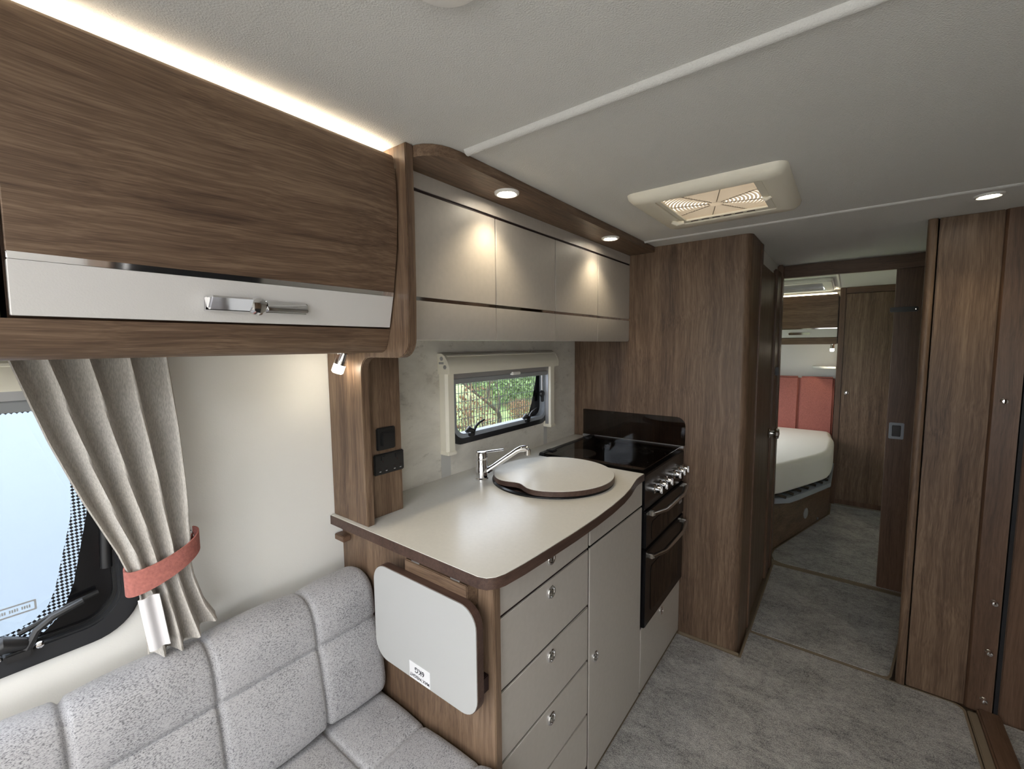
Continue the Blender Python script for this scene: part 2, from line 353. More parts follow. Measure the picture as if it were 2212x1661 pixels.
G().prism(bedc(.008), 'z', -.03, 0, bev=.003).done('pile', 'carpet_pile', t_)
G().ring(bedc(0), bedc(.008), 'z', -.03, -.002).done('edge_binding', 'tan_binding', t_)
G().box(-.36, .93, 3.283, 3.317, -.03, -.004, .003).done('trim_3', 'tan_binding', kind='structure', label='tan threshold strip between corridor and bedroom carpets', cat='threshold strip')
G().box(.438, .466, -.9, 2.385, -.03, .004, .003).done('trim_4', 'tan_binding', kind='structure', label='tan edging strip along the entrance well', cat='edging strip')
G().box(.466, .532, -.9, 2.405, -.03, .016, .006).done('trim_5', 'edge_y', kind='structure', label='dark wooden board edging the entrance well', cat='threshold board')
G().box(.534, .955, .9, 2.40, -.03, -.012).done('entrance_mat', 'carpet_pile', label='grey carpet mat in the entrance well beside the wooden threshold board', cat='mat')

# ------------------------------------------------------------------ tall washroom block, corridor, doorway
def tall():
    t = thing('washroom_block', (-.8, 2.31, 0), 'tall walnut panelled block beside the cooker, reaching the ceiling', 'tall cabinet')
    P = [(XW+.001, 2.195)] + [(-.357-.035+.035*math.cos(a), 2.195+.035+.035*math.sin(a)) for a in [-PI/2+PI/2*k/6 for k in range(7)]] + [(-.357, 2.425), (XW+.001, 2.425)]
    G().prism(P, 'z', -.03, ZC-.001).done('panel', 'wood_z', t)
    G().box(-.626, -.349, 2.1855, 2.196, -.029, .006, .002).done('floor_strip', 'tan_binding', t)
    return t
tall()
G().box(-.47, -.376, 2.426, 3.27, 0, ZC-.001).done('wall_corridor', 'wall_vinyl', kind='structure', label='off-white wall above the washroom door in the corridor', cat='wall')
t = thing('door_1', (-.36, 2.75, 0), 'dark walnut washroom door with chrome knob on the corridor wall', 'door', kind='structure')
G().box(-.376, -.362, 2.475, 3.02, .01, 1.865, .003).done('door_leaf', 'wood_z', t)
G().box(-.376, -.350, 2.426, 2.472, 0, ZC-.002, .006).done('door_jamb', 'edge_z', t)
G().box(-.376, -.352, 3.024, 3.19, 0, 1.90, .006).done('door_jamb', 'edge_z', t)
G().box(-.376, -.345, 3.192, 3.268, 0, ZC-.002, .006).done('door_jamb', 'edge_z', t)
kb = G().lathe([(0, -.002), (.028, 0), (.030, .006), (.015, .012), (.013, .024), (.026, .030), (.033, .042), (.028, .054), (0, .058)], (-.360, 2.965, .935), 'x').done('door_knob', 'chrome', t)
G().box(-.356, -.335, 3.09, 3.13, 1.27, 1.32, .004).done('door_catch', 'black_plastic', t)
# bedroom doorway: header, sliding door
t = thing('trim_6', (.1, 3.29, 1.873), 'dark walnut header board over the bedroom doorway', 'door header', kind='structure')
G().box(-.376, XR, 3.27, 3.312, 1.873, ZC-.001, .004).done('header_board', 'edge_x', t)
t = thing('door_2', (.5, 3.30, 0), 'dark walnut sliding door half drawn across the bedroom doorway', 'door', kind='structure')
G().box(.192, .80, 3.318, 3.342, .004, 1.90, .003).done('door_leaf', 'edge_z', t)
pl = G().box(.202, .268, 3.311, 3.320, .91, 1.004, .003).done('flush_pull', 'grey_metal', t, label='rectangular metal flush pull')
G().box(.216, .254, 3.309, 3.313, .925, .99, .003).done('pull_recess', 'black_plastic', pl)
G().box(.172, .292, 3.300, 3.320, 1.635, 1.662, .004).done('latch_bar', 'black_plastic', t, label='black latch bar')
G().lathe([(0, 0), (.006, 0), (.005, .004), (0, .005)], (.283, 3.300, 1.648), 'y', 12, -1).done('latch_screw', 'chrome', t)
G().box(.40, XR, 3.345, 3.36, 0, ZC-.001).done('wall_bedroom', 'wall_vinyl', kind='structure', label='off-white partition wall beside the bedroom doorway', cat='wall')

def button(c, ax, parent, sgn=1):
    b = G().lathe([(0, -.002), (.0185, -.002), (.0185, .003), (.0165, .0055), (.0125, .0055), (.0115, .002), (0, .0015)], c, ax, 24, sgn).done('push_button', 'chrome', parent, label='round chrome push button')
    G().lathe([(0, .0005), (.0095, .0005), (.0095, .0045), (.007, .0065), (0, .0065)], c, ax, 20, sgn).done('button_centre', 'satin_steel', b)
    return b

# tall wardrobe on the right of the corridor
t = thing('wardrobe', (.6, 2.6, 0), 'tall walnut wardrobe with rounded corner post beside the entrance well', 'wardrobe')
G().prism([(.30, 2.90), (.224, 2.43), (.224, 2.425)] + [(.224+.016-.016*math.cos(a), 2.425-.016*math.sin(a)) for a in [PI/2*k/5 for k in range(6)]] + [(.246, 2.409), (.252, 2.412), (.256, 2.43), (.33, 2.90)], 'z', 0, ZC-.001).done('corner_post', 'wood_z', t)
G().box(.258, .432, 2.414, 2.435, 0, ZC-.001, .003).done('front_panel', 'wood_z', t)
G().prism([(.433, 2.418), (.44, 2.408), (.508, 2.400), (.512, 2.45), (.433, 2.45)], 'z', 0, ZC-.001).done('side_stile', 'edge_z', t)
for i, (x, z) in enumerate(((.466, 1.243), (.487, .463), (.485, .259), (.483, .059))):
    G().lathe([(0, -.003), (.010, 0), (.006, .004), (.005, .012), (.010, .016), (.008, .022), (0, .024)], (x, 2.404-.0*i, z), 'y', 14, -1).done('stud_knob', 'chrome', t)
G().box(.513, .524, 2.405, 2.45, 0, ZC-.001).done('black_seal', 'black_rubber', t)
G().box(.526, .956, 2.41, 2.44, -.025, ZC-.001, .003).done('rear_panel', 'edge_z', t)
G().box(.33, .95, 2.45, 2.92, -.03, ZC-.001).done('body', 'edge_z', t)

t = thing('shade_cabinet', (.73, .75, 0), 'unseen tall walnut cabinet added to shade the entrance well', 'tall cabinet')  # out-of-view cabinet, added to shade the entrance corner
G().box(.545, .955, .45, 1.05, 0, ZC-.001, .003).done('carcass', 'wood_z', t)
d = G().box(.527, .544, .46, 1.04, .10, 1.35, .003).done('door', 'black_plastic', t)
G().tube([(.524, .50, .75), (.505, .50, .76), (.505, .50, 1.10), (.524, .50, 1.11)], .008, 10).done('handle', 'satin_steel', d)
d = G().box(.527, .544, .46, 1.04, 1.36, 1.93, .003).done('door', 'wood_z', t); button((.5265, .52, 1.42), 'x', d, -1)

# ------------------------------------------------------------------ kitchen base units
XK = -.628
def front(name, y0, y1, z0, z1, parent, btn=None):
    f = G().box(XK-.006, XK, y0+.0042, y1-.0042, z0+.0042, z1-.0042, .0012, 1).done(name, 'cream_laminate', parent)
    if btn: button((XK, btn[0], btn[1]), 'x', f)
    return f
t = thing('drawer_unit', (-.93, .98, 0), 'cream kitchen drawer unit with walnut end panel next to the sofa', 'cabinet')
G().box(XW+.004, XK-.0065, .752, 1.2105, 0, .926).done('carcass', 'dark_gap', t)
G().box(XW+.002, -.617, .727, .751, 0, .927, .002).done('end_panel', 'wood_z', t)
for z0, z1, bz in ((.822, .926, .880), (.632, .822, .783), (.445, .632, .595), (.258, .445, .405), (.07, .258, .215)):
    front('drawer_front', .758, 1.209, z0, z1, t, (.984, bz))
G().box(-.70, -.66, .755, 1.209, 0, .066).done('plinth', 'edge_y', t)
t = thing('cupboard_unit', (-.93, 1.437, 0), 'cream kitchen cupboard with one tall door under the sink', 'cabinet')
G().box(XW+.004, XK-.0065, 1.211, 1.6655, 0, .75).done('carcass', 'dark_gap', t)
front('fascia', 1.212, 1.664, .822, .926, t); front('door', 1.212, 1.664, .012, .822, t, (1.256, .43))
t = thing('cooker_housing', (-.93, 1.93, 0), 'low cream pan drawer under the black cooker', 'cabinet')
G().box(XW+.004, XK-.0065, 1.666, 2.19, 0, .296).done('carcass', 'dark_gap', t)
front('drawer_front', 1.667, 2.19, .012, .296, t, (1.916, .256))
# worktop
bul = [(-.634, .689), (-.612, .696), (-.598, .712), (-.590, .735), (-.583, .80), (-.578, .90), (-.573, 1.03), (-.572, 1.15), (-.575, 1.27), (-.583, 1.38), (-.596, 1.47), (-.610, 1.535), (-.619, 1.58), (-.622, 1.62), (-.622, 1.666)]
outl = [(XW+.002, .689)] + bul + [(-1.132, 1.666), (-1.132, 2.192), (XW+.002, 2.192)]
t = thing('worktop', (-.93, 1.3, .927), 'cream laminate kitchen worktop with walnut edge and a bulging front', 'worktop')
def inset(P, d):
    n = len(P); out = []
    for i in range(n):
        a, b, c = Vector(P[i-1]), Vector(P[i]), Vector(P[(i+1) % n])
        e1 = (b-a).normalized(); e2 = (c-b).normalized(); n1 = Vector((-e1.y, e1.x)); n2 = Vector((-e2.y, e2.x))
        k = (n1+n2).normalized(); out.append(tuple(b + k*d/max(.3, k.dot(n1))))
    return out
G().prism(outl, 'z', .927, ZW-.0015, bev=.0).done('edge', 'band_y', t)
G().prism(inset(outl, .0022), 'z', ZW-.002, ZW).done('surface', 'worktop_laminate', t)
G().box(XW+.002, XW+.05, .700, .726, .875, .893, .002).done('corner_batten', 'edge_y', label='small walnut batten under the worktop corner against the wall', cat='batten')
# sink and lid
SX, SY = -.885, 1.40
t = thing('sink', (SX, SY, ZW), 'round black and steel sink set in the worktop under a wooden lid', 'sink')
G().lathe([(.232, .0), (.2315, .006), (.225, .0095), (.217, .008), (.212, .003), (.212, .0)], (SX, SY, ZW-.0005), 'z', 72).done('rim', 'black_enamel', t)
G().lathe([(.2125, .0005), (.2125, .004), (.20, .0045), (0, .0045)], (SX, SY, ZW-.0005), 'z', 60).done('bowl', 'chrome', t)
lx, ly, R_ = -.878, 1.396, .229
lid = []
for k in range(96):
    a = 2*PI*k/96; r = R_
    d = (a - math.radians(262) + PI) % (2*PI) - PI          # finger notch facing the lounge
    r -= .040*math.exp(-(d/.26)**2)
    lid.append((lx+r*math.cos(a), ly+r*math.sin(a)))
t = thing('chopping_board', (lx, ly, .965), 'round cream chopping board with walnut edge and a finger notch covering the sink', 'chopping board')
G().prism(lid, 'z', .9645, .9815).done('edge', 'band_x', t)
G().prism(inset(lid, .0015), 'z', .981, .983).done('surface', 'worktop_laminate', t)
# mixer tap
bx, by = -1.098, 1.231; d45 = (math.cos(math.radians(48)), math.sin(math.radians(48)))
t = thing('mixer_tap', (bx, by, ZW), 'chrome single lever mixer tap standing behind the sink lid', 'tap')
G().lathe([(0, 0), (.026, 0), (.026, .006), (.022, .010), (.022, .074), (.0205, .076), (.0205, .079), (.0225, .081), (.0225, .104), (.018, .110), (0, .111)], (bx, by, ZW), 'z', 28).done('body', 'chrome', t)
pt = lambda l, z: (bx+d45[0]*l, by+d45[1]*l, z)
G().tube([pt(.008, .978), pt(.025, .990), pt(.05, 1.005), pt(.09, 1.031), pt(.118, 1.048), pt(.135, 1.059), pt(.152, 1.066), pt(.168, 1.067), pt(.178, 1.064)], [.0125, .012, .0112, .0105, .010, .0105, .0115, .0125, .0125], 14).done('spout', 'chrome', t)
G().lathe([(0, 0), (.0125, 0), (.0125, .022), (.009, .024), (0, .024)], pt(.181, 1.041), 'z', 20).done('spout_nozzle', 'satin_steel', t)
G().tube([pt(-.01, 1.058), pt(.03, 1.063), pt(.06, 1.0655), pt(.085, 1.067)], [.012, .010, .009, .009], 10, sq=.45).done('lever', 'chrome', t)

# cooker
t = thing('cooker', (-.88, 1.93, .297), 'black built-in cooker with glass hob lid, grill and oven', 'cooker')
y0, y1 = 1.669, 2.19
G().box(-1.13, XK-.02, y0, y1, .298, .935).done('body', 'black_enamel', t)
G().box(-1.130, -.624, y0, y1, .930, .9475, .002).done('hob_tray', 'black_enamel', t)
hp = G().lathe([(0, 0), (.075, 0), (.075, .006), (.070, .008), (0, .008)], (-1.0, 1.83, .9475), 'z', 40).done('hotplate', 'hotplate', t)
for (hx, hy) in ((-.76, 1.80), (-.99, 2.05), (-.76, 2.05)):
    b_ = G().lathe([(0, 0), (.035, 0), (.035, .004), (.022, .006), (.022, .010), (0, .010)], (hx, hy, .9475), 'z', 24).done('burner', 'cast_iron', t)
    for k in range(4):
        a = PI/4+PI/2*k; G().tube([(hx+.02*math.cos(a), hy+.02*math.sin(a), .9595), (hx+.075*math.cos(a), hy+.075*math.sin(a), .9595)], .0022, 6).done('pan_support', 'satin_steel', b_)
lidg = G().box(-1.105, -.632, y0+.004, y1-.004, .9625, .9665, .0012, 1).done('glass_lid', 'smoked_glass', t, label='smoked glass hob lid, closed')
G().box(-1.131, -1.10, y0+.001, y1-.001, .947, .968, .004).done('hinge_rail', 'black_plastic', t)
for yy in (1.74, 2.10): G().box(-1.125, -1.085, yy-.02, yy+.02, .962, .972, .003).done('lid_hinge', 'black_plastic', t)
G().box(XK-.022, -.622, y0, y1, .798, .946, .004).done('control_panel', 'black_enamel', t)
for ky in (1.785, 1.852, 1.922, 2.040, 2.106, 2.164):
    k_ = G().lathe([(0, 0), (.0205, 0), (.0205, .004), (.0145, .007), (.0135, .026), (.011, .028), (0, .028)], (-.622, ky, .862), 'x', 20).done('control_knob', 'chrome', t)
    G().box(-.598, -.588, ky-.0035, ky+.0035, .846, .878, .002).done('knob_grip', 'chrome', k_)
def odoor(z0, z1, hz, w0, w1):
    d = G().box(XK-.02, -.616, y0+.006, y1-.006, z0, z1, .004).done('grill_door' if z0 > .5 else 'oven_door', 'black_enamel', t)
    G().prism(rr(y0+.07, y1-.09, w0, w1, .02), 'x', -.6165, -.6145).done('door_window', 'oven_glass', d)
    ya, yb = y0+.05, y1-.03
    G().tube([(-.600, ya-.012, hz+.012), (-.582, ya+.10, hz), (-.582, yb-.10, hz), (-.600, yb+.012, hz+.012)], .011, 12, sq=.6).done('handle', 'satin_steel', d, label='satin metal bar handle')
    for yy in (ya-.005, yb+.005): G().box(-.617, -.596, yy-.010, yy+.010, hz+.002, hz+.022, .003).done('handle_bracket', 'satin_steel', d)
odoor(.640, .794, .770, .655, .735); odoor(.300, .634, .590, .345, .545)
G().box(-.6165, -.6145, 2.115, 2.15, .700, .712).done('badge', 'alu_grey', t)
# smoked splash glass on the block
pts = rr(-1.176, -.618, .968, 1.108, .03, 6, (.003, .003, .045, .004))
G().prism(pts, 'y', 2.186, 2.1925).done('splash_glass', 'bronze_glass', label='dark smoked glass splashback fixed to the tall walnut block behind the cooker', cat='splashback')
G().box(-1.176, -.622, 2.178, 2.191, .9555, .967, .002).done('splash_trim', 'alu_grey', label='thin metal strip along the foot of the smoked splashback', cat='trim strip')

# folding shelf on the end panel
t = thing('folding_shelf', (-.80, .69, .63), 'cream flap shelf folded down on the walnut end panel, with a weight sticker', 'folding shelf')
sh = rr(-.990, -.617, .629, .893, .05, 8)
G().prism(sh, 'y', .668, .688).done('edge', 'band_x', t)
G().prism(inset(sh, .0015), 'y', .6655, .669).done('surface', 'shelf_laminate', t)
br = G().box(-.885, -.665, .688, .726, .86, .922, .002).done('bracket_block', 'wood_x', t)
for x in (-.845, -.705): G().box(x-.016, x+.016, .690, .722, .920, .9265, .001).done('hinge_leaf', 'satin_steel', br)
for x, n_ in ((-.95, 0), (-.66, 1)): G().box(x-.025, x+.025, .688, .7265, .66, .70, .002).done('spacer', 'dark_gap', t)
st = G().box(-.848, -.772, .6645, .6656, .632, .676).done('sticker', 'paper_white', t, label='white sticker reading MAX WEIGHT 6KG upside down')
def text(body, size, loc, rot, mat, parent, name, font_bold=True):
    c = bpy.data.curves.new(name, 'FONT'); c.body = body; c.size = size; c.align_x = 'CENTER'; c.align_y = 'CENTER'; c.extrude = .0002; c.offset = size*.012
    tmp = bpy.data.objects.new(name, c); COL.objects.link(tmp)
    dg = bpy.context.evaluated_depsgraph_get(); dg.update()
    me = bpy.data.meshes.new_from_object(tmp.evaluated_get(dg)); bpy.data.objects.remove(tmp); bpy.data.curves.remove(c)
    me.transform(Matrix.Translation(loc) @ rot); g = G(); g.bm.from_mesh(me); bpy.data.meshes.remove(me)
    return g.done(name, mat, parent)
# lettering stands on its head on the sticker, facing the lounge (-y)
face = Matrix.Rotation(PI/2, 4, 'X'); flip = Matrix.Rotation(PI, 4, 'Y')
text('MAX WEIGHT', .0115, (-.810, .6642, .6425), flip @ face, 'ink', st, 'lettering')
text('6KG', .019, (-.810, .6642, .6605), flip @ face, 'ink', st, 'lettering')

# ------------------------------------------------------------------ kitchen wall cabinets, canopy, pillar
XU = -.914
ys = [.752, 1.108, 1.469, 1.831, 2.192]
names = ['cream kitchen wall cabinet next to the walnut end board', 'cream kitchen wall cabinet, second from the walnut end board', 'cream kitchen wall cabinet, second from the tall walnut block', 'cream kitchen wall cabinet next to the tall walnut block']
for i in range(4):
    a, b = ys[i], ys[i+1]
    t = thing('wall_cabinet', (-1.07, (a+b)/2, 1.482), names[i], 'wall cabinet', 'cream wall cabinets above the kitchen window')
    G().box(XW+.005, XU-.0065, a, b, 1.494, 1.915).done('body', 'dark_gap', t)
    d = G().box(XU-.006, XU, a+.0026, b-.0026, 1.598, 1.869, .001, 1).done('door', 'cream_laminate', t)
    lowp = [(XU-.006, 1.588), (XU-.006, 1.496), (XU-.018, 1.496), (XU-.018, 1.482), (XU-.008, 1.482), (XU-.003, 1.4845), (XU, 1.492), (XU, 1.588)]
    G().prism(lowp, 'y', a+.0026, b-.0026).done('lower_panel', 'cream_laminate', d)
    G().box(XU-.006, XU-.002, a+.002, b-.002, 1.588, 1.598).done('chrome_strip', 'chrome', d, label='chrome strip across the door')
    G().box(XU-.006, XU-.001, a, b, 1.878, 1.919).done('fascia', 'cream_laminate', t)
# canopy board
xe = -.788
arc = [(-.862, .728), (-.845, .730), (-.828, .737), (-.812, .750), (-.800, .768), (-.792, .792), (xe, .825)]
P = [(XU-.05, .728)] + arc + [(xe, 2.192), (XU-.05, 2.192)]
G().prism(P, 'z', 1.920, ZC-.001).done('canopy_board', 'wood_y', label='walnut canopy board under the ceiling above the kitchen wall cabinets', cat='canopy')
def downlight(x, y, z, label, power=2.2, group='recessed round downlights', vis=True):
    t = thing('downlight', (x, y, z), label, 'downlight', group)
    G().lathe([(.024, -.001), (.024, -.004), (.030, -.007), (.036, -.005), (.0375, 0), (.0375, .002)], (x, y, z), 'z', 36).done('bezel', 'white_plastic', t)
    G().lathe([(0, -.0035), (.0245, -.0035), (.0245, 0), (0, 0)], (x, y, z), 'z', 32).done('lens', 'led_lens', t)
    l = bpy.data.lights.new('downlight_beam', 'SPOT'); l.energy = power; l.color = (1, .84, .58); l.spot_size = math.radians(115); l.spot_blend = .75; l.shadow_soft_size = .02
    lo = bpy.data.objects.new('downlight_beam', l); COL.objects.link(lo); lo.parent = t; lo.location = (0, 0, -.012)
    return t
downlight(-.830, 1.062, 1.920, 'glowing downlight in the canopy board near the rounded end', 2.8)
downlight(-.830, 1.775, 1.920, 'glowing downlight in the canopy board near the tall walnut block', 2.4)
downlight(.343, 2.153, ZC, 'glowing downlight in the ceiling above the entrance well', 2.2)
for i, (x, y) in enumerate(((-.6, -.4), (.45, -.4), (-.6, -1.5), (.45, -1.5))):  # lounge lamps out of view, added to brighten the room
    downlight(x, y, ZC, ['added unseen downlight over the sofa end of the lounge', 'added unseen downlight over the entrance side of the lounge', 'added unseen downlight over the sofa beside the front window', 'added unseen downlight over the far front corner of the lounge'][i], 8)
# end board with pillar
prof = [(XW+.002, ZW), (-1.063, ZW), (-1.066, 1.395)] + [(-1.066+.04-.04*math.cos(a), 1.398+.04*math.sin(a)) for a in [PI/2*k/6 for k in range(7)]] + \
       [(-.905, 1.438)] + [(-.905+.048*math.sin(a), 1.486-.048*math.cos(a)) for a in [PI/2*k/7 for k in range(1, 8)]] + [(-.853, 1.60), (-.851, 1.80), (-.853, ZC-.001), (XW+.002, ZC-.001)]
t = thing('end_board', (-1.06, .715, ZW), 'walnut end board and pillar between the lounge locker and kitchen, standing on the worktop', 'end panel')
G().prism(prof, 'y', .703, .727, bev=.002).done('board', 'wood_z', t)
G().box(XW+.002, -1.099, .7265, .858, ZW, 1.481, .002).done('pillar_box', 'wood_z', t)
t = thing('light_switch', (-1.095, .797, 1.16), 'black square light switch on the walnut pillar', 'light switch')
G().box(-1.0995, -1.092, .764, .831, 1.158, 1.226, .003).done('plate', 'black_plastic', t)
G().box(-1.093, -1.086, .778, .820, 1.170, 1.213, .003).done('rocker', 'black_plastic', t)
t = thing('double_socket', (-1.095, .806, 1.085), 'black double power socket below the light switch on the walnut pillar', 'socket')
G().box(-1.0995, -1.091, .752, .860, 1.085, 1.148, .003).done('plate', 'black_plastic', t)
for yy in (.782, .834):
    G().box(-1.0915, -1.088, yy-.007, yy+.007, 1.128, 1.141, .001).done('rocker', 'black_plastic', t)
    for dy, dz, w, h in ((0, .013, .0045, .009), (-.011, -.008, .008, .003), (.011, -.008, .008, .003)):
        G().box(-1.0915, -1.0905, yy+dy-w/2, yy+dy+w/2, 1.112+dz-h/2, 1.112+dz+h/2).done('pin_hole', 'dark_gap', t)
    for dy in (-.011, .011): G().box(-1.0912, -1.0902, yy+dy-.003, yy+dy+.003, 1.094, 1.0955).done('mark', 'paper_white', t)

# ------------------------------------------------------------------ lounge overhead lockers
door_p = [(-.894, 1.924), (-.889, 1.917), (-.884, 1.88), (-.882, 1.843), (-.8815, 1.805), (-.882, 1.772), (-.887, 1.702), (-.896, 1.648), (-.9045, 1.600)]
def shell(P, th, y0, y1, name, mat, parent, label=None):
    Q = [(x-th, z) for x, z in P][::-1]
    return G().prism(P+Q, 'y', y0, y1, bev=.0012, seg=1).done(name, mat, parent, label=label)
def locker(y0, y1, label, hy):
    t = thing('overhead_locker', (-1.07, (y0+y1)/2, 1.455), label, 'locker', 'walnut overhead lockers above the sofa')
    G().prism([(XW+.002, 1.4585), (-1.021, 1.4585), (-.962, 1.4705), (-.9475, 1.5115), (-.944, 1.518), (-.93, 1.60), (-.925, 1.895), (XW+.002, 1.895)], 'y', y0+.001, y1-.001).done('body', 'edge_y', t)
    d = shell(door_p, .018, y0+.003, y1-.003, 'door', 'wood_y', t)
    shell([(-.9065, 1.590), (-.925, 1.515)], .018, y0+.003, y1-.003, 'lower_panel', 'locker_white', d, 'off-white lower band of the door')
    shell([(-.9035, 1.600), (-.906, 1.5905)], .014, y0+.003, y1-.003, 'chrome_strip', 'chrome', d, 'mirror chrome strip')
    h = G().prism([(-.917, 1.533), (-.909, 1.535), (-.905, 1.557), (-.9125, 1.559)], 'y', hy-.092, hy+.092, bev=.001).done('handle_plate', 'chrome', d, label='chrome bar handle')
    G().prism([(-.913, 1.536), (-.903, 1.536), (-.886, 1.556), (-.888, 1.559), (-.909, 1.559)], 'y', hy-.088, hy-.018, bev=.003).done('handle_end', 'chrome', h)
    G().prism([(-.913, 1.536), (-.896, 1.537), (-.895, 1.540), (-.901, 1.557), (-.909, 1.558)], 'y', hy+.008, hy+.091, bev=.003).done('handle_grip', 'chrome', h)
    G().lathe([(0, .002), (.018, .002), (.014, .010), (0, .0135)], (-.9085, hy-.004, 1.547), 'x', 24).done('handle_pivot', 'chrome', h)
    return t
locker(.060, .701, 'walnut overhead locker with chrome bar handle next to the walnut end board', .383)
locker(-.60, .056, 'walnut overhead locker in the middle of the row above the sofa window', -.26)
locker(-1.26, -.604, 'walnut overhead locker towards the front window', -.92)
pel = [(-.929, 1.511), (-.936, 1.492), (-.942, 1.473), (-.951, 1.459), (-.966, 1.4515), (-1.00, 1.4510), (-1.02, 1.4510), (-1.02, 1.458), (-.96, 1.470), (-.946, 1.511)]
G().prism(pel, 'y', -1.30, .702).done('locker_pelmet', 'wood_y', label='walnut pelmet board running under the overhead lockers', cat='pelmet')
t = thing('light_strip', (-.95, -.3, 1.90), 'glowing warm light strip on top of the overhead lockers along the ceiling', 'light strip')
G().box(-1.02, -.915, -1.30, .700, 1.8955, 1.9065).done('channel', 'alu_grey', t)
G().box(-.945, -.915, -1.29, .690, 1.9065, 1.918).done('diffuser', 'led_warm', t)

def spotlight(c, dirv, label, power):
    t = thing('reading_spotlight', c, label, 'spotlight', 'small chrome reading spotlights')
    c = Vector(c); d = Vector(dirv).normalized(); b = c + Vector((0, 0, -.028))
    G().lathe([(0, 0), (.016, 0), (.016, -.008), (.006, -.012), (.006, -.026)], c, 'z', 20).done('mount', 'chrome', t)
    h = G().tube([b-d*.024, b-d*.022, b+d*.000], [.010, .0145, .0155], 20).done('head', 'chrome', t)
    G().tube([b, b+d*.012], [.0158, .0158], 20).done('collar', 'satin_steel', t)
    G().tube([b+d*.012, b+d*.032, b+d*.036], [.0155, .0155, .012], 20).done('lens', 'spot_lens', t, label='glowing lens')
    l = bpy.data.lights.new('spotlight_beam', 'SPOT'); l.energy = power; l.color = (1, .86, .64); l.spot_size = math.radians(130); l.spot_blend = .8; l.shadow_soft_size = .015
    lo = bpy.data.objects.new('spotlight_beam', l); COL.objects.link(lo); lo.parent = t; lo.location = b+d*.045-c; lo.rotation_euler = d.to_track_quat('-Z', 'Y').to_euler()
    return t
spotlight((-1.105, .668, 1.4575), (-.22, -.25, -.9), 'small glowing chrome spotlight under the lounge locker beside the pillar', .10)

# ------------------------------------------------------------------ lounge window (window_1)
def latch(parent, y, z, s=1.0, arm=1):
    g = G().box(XW+.006, XW+.030, y-.014*s, y+.016*s, z, z+.014*s, .003).done('latch_base', 'black_plastic', parent)
    G().tube([(XW+.020, y-.030*s, z+.022*s), (XW+.022, y-.012*s, z+.030*s), (XW+.022, y+.010*s, z+.020*s)], [.006*s, .013*s, .009*s], 10).done('latch_knob', 'black_plastic', g)
    G().tube([(XW+.024, y+.010*s, z+.012*s), (XW+.026, y+.022*s, z+.036*s), (XW+.026, y+.040*s*arm, z+.048*s), (XW+.026, y+.075*s*arm, z+.058*s)], [.006*s, .0055*s, .005*s, .0045*s], 8).done('latch_handle', 'black_plastic', g)
    for dy in (-.020, .024): G().lathe([(0, 0), (.0055*s, 0), (.0045*s, .004), (0, .005)], (XW+.010, y+dy*s, z+.006*s), 'x', 12).done('screw', 'chrome', g)
t = thing('window_1', (XW, -.35, .854), 'lounge side window with black rubber frame behind the curtain', 'window', kind='structure')
G().ring(rr(-.935, .234, .854, 1.46, .085, 10), rr(-.895, .196, .893, 1.42, .060, 10), 'x', XW-.028, XW+.012, bev=.004).done('frame', 'black_rubber', t)
G().ring(rr(-.905, .206, .883, 1.43, .066, 10), rr(-.890, .190, .899, 1.415, .055, 10), 'x', XW-.028, XW-.004, bev=.002).done('inner_bead', 'black_plastic', t)
pane = G().prism(rr(-.90, .203, .886, 1.425, .06, 8), 'x', XW-.020, XW-.015).done('pane', 'window_glass', t)
xp = XW-.0135
G().prism([(.203, .90), (.203, 1.30), (.175, 1.26), (.160, 1.12), (.132, .985), (.112, .93), (.085, .905), (.06, .893)], 'x', xp, xp+.0008).done('black_print', 'black_enamel', pane)
band_o = [(.206, 1.30), (.175, 1.26), (.160, 1.12), (.132, .985), (.112, .93), (.085, .905), (.06, .893), (-.895, .893)]
band_i = [(.150, 1.30), (.143, 1.22), (.137, 1.125), (.105, .985), (.093, .955), (.072, .935), (.04, .925), (-.895, .925)]
g = G()
for i in range(len(band_o)-1):
    q = [(xp, *band_o[i]), (xp, *band_o[i+1]), (xp, *band_i[i+1]), (xp, *band_i[i])]; g.quad(*q)
g.quad((xp, -.895, 1.345), (xp, .203, 1.345), (xp, .203, 1.376), (xp, -.895, 1.376))
bmesh.ops.recalc_face_normals(g.bm, faces=g.bm.faces[:]); g.done('dot_border', 'dot_print', pane, label='black dotted border print')
pt_ = G().ring(rr(.018, .078, .956, .977, .001, 1), rr(.021, .075, .959, .974, .001, 1), 'x', xp, xp+.0006).done('marking', 'tile_grey', pane, label='small printed marking plate')
g = G()
for k in range(14):
    if k not in (4, 9): g.box(xp, xp+.0006, .026+k*.0032, .0282+k*.0032, .9635, .9695)
g.done('marking_print', 'tile_grey', pane)
latch(t, .045, .885, 1.25)
G().tube([(XW+.004, .05, .925), (XW+.004, .12, .948), (XW+.002, .165, .956)], .005, 8).done('stay_bar', 'black_plastic', t)
G().tube([(XW-.008, .183, 1.00), (XW-.008, .186, 1.08), (XW-.010, .188, 1.25)], [.010, .009, .007], 10).done('gas_strut', 'black_plastic', t)
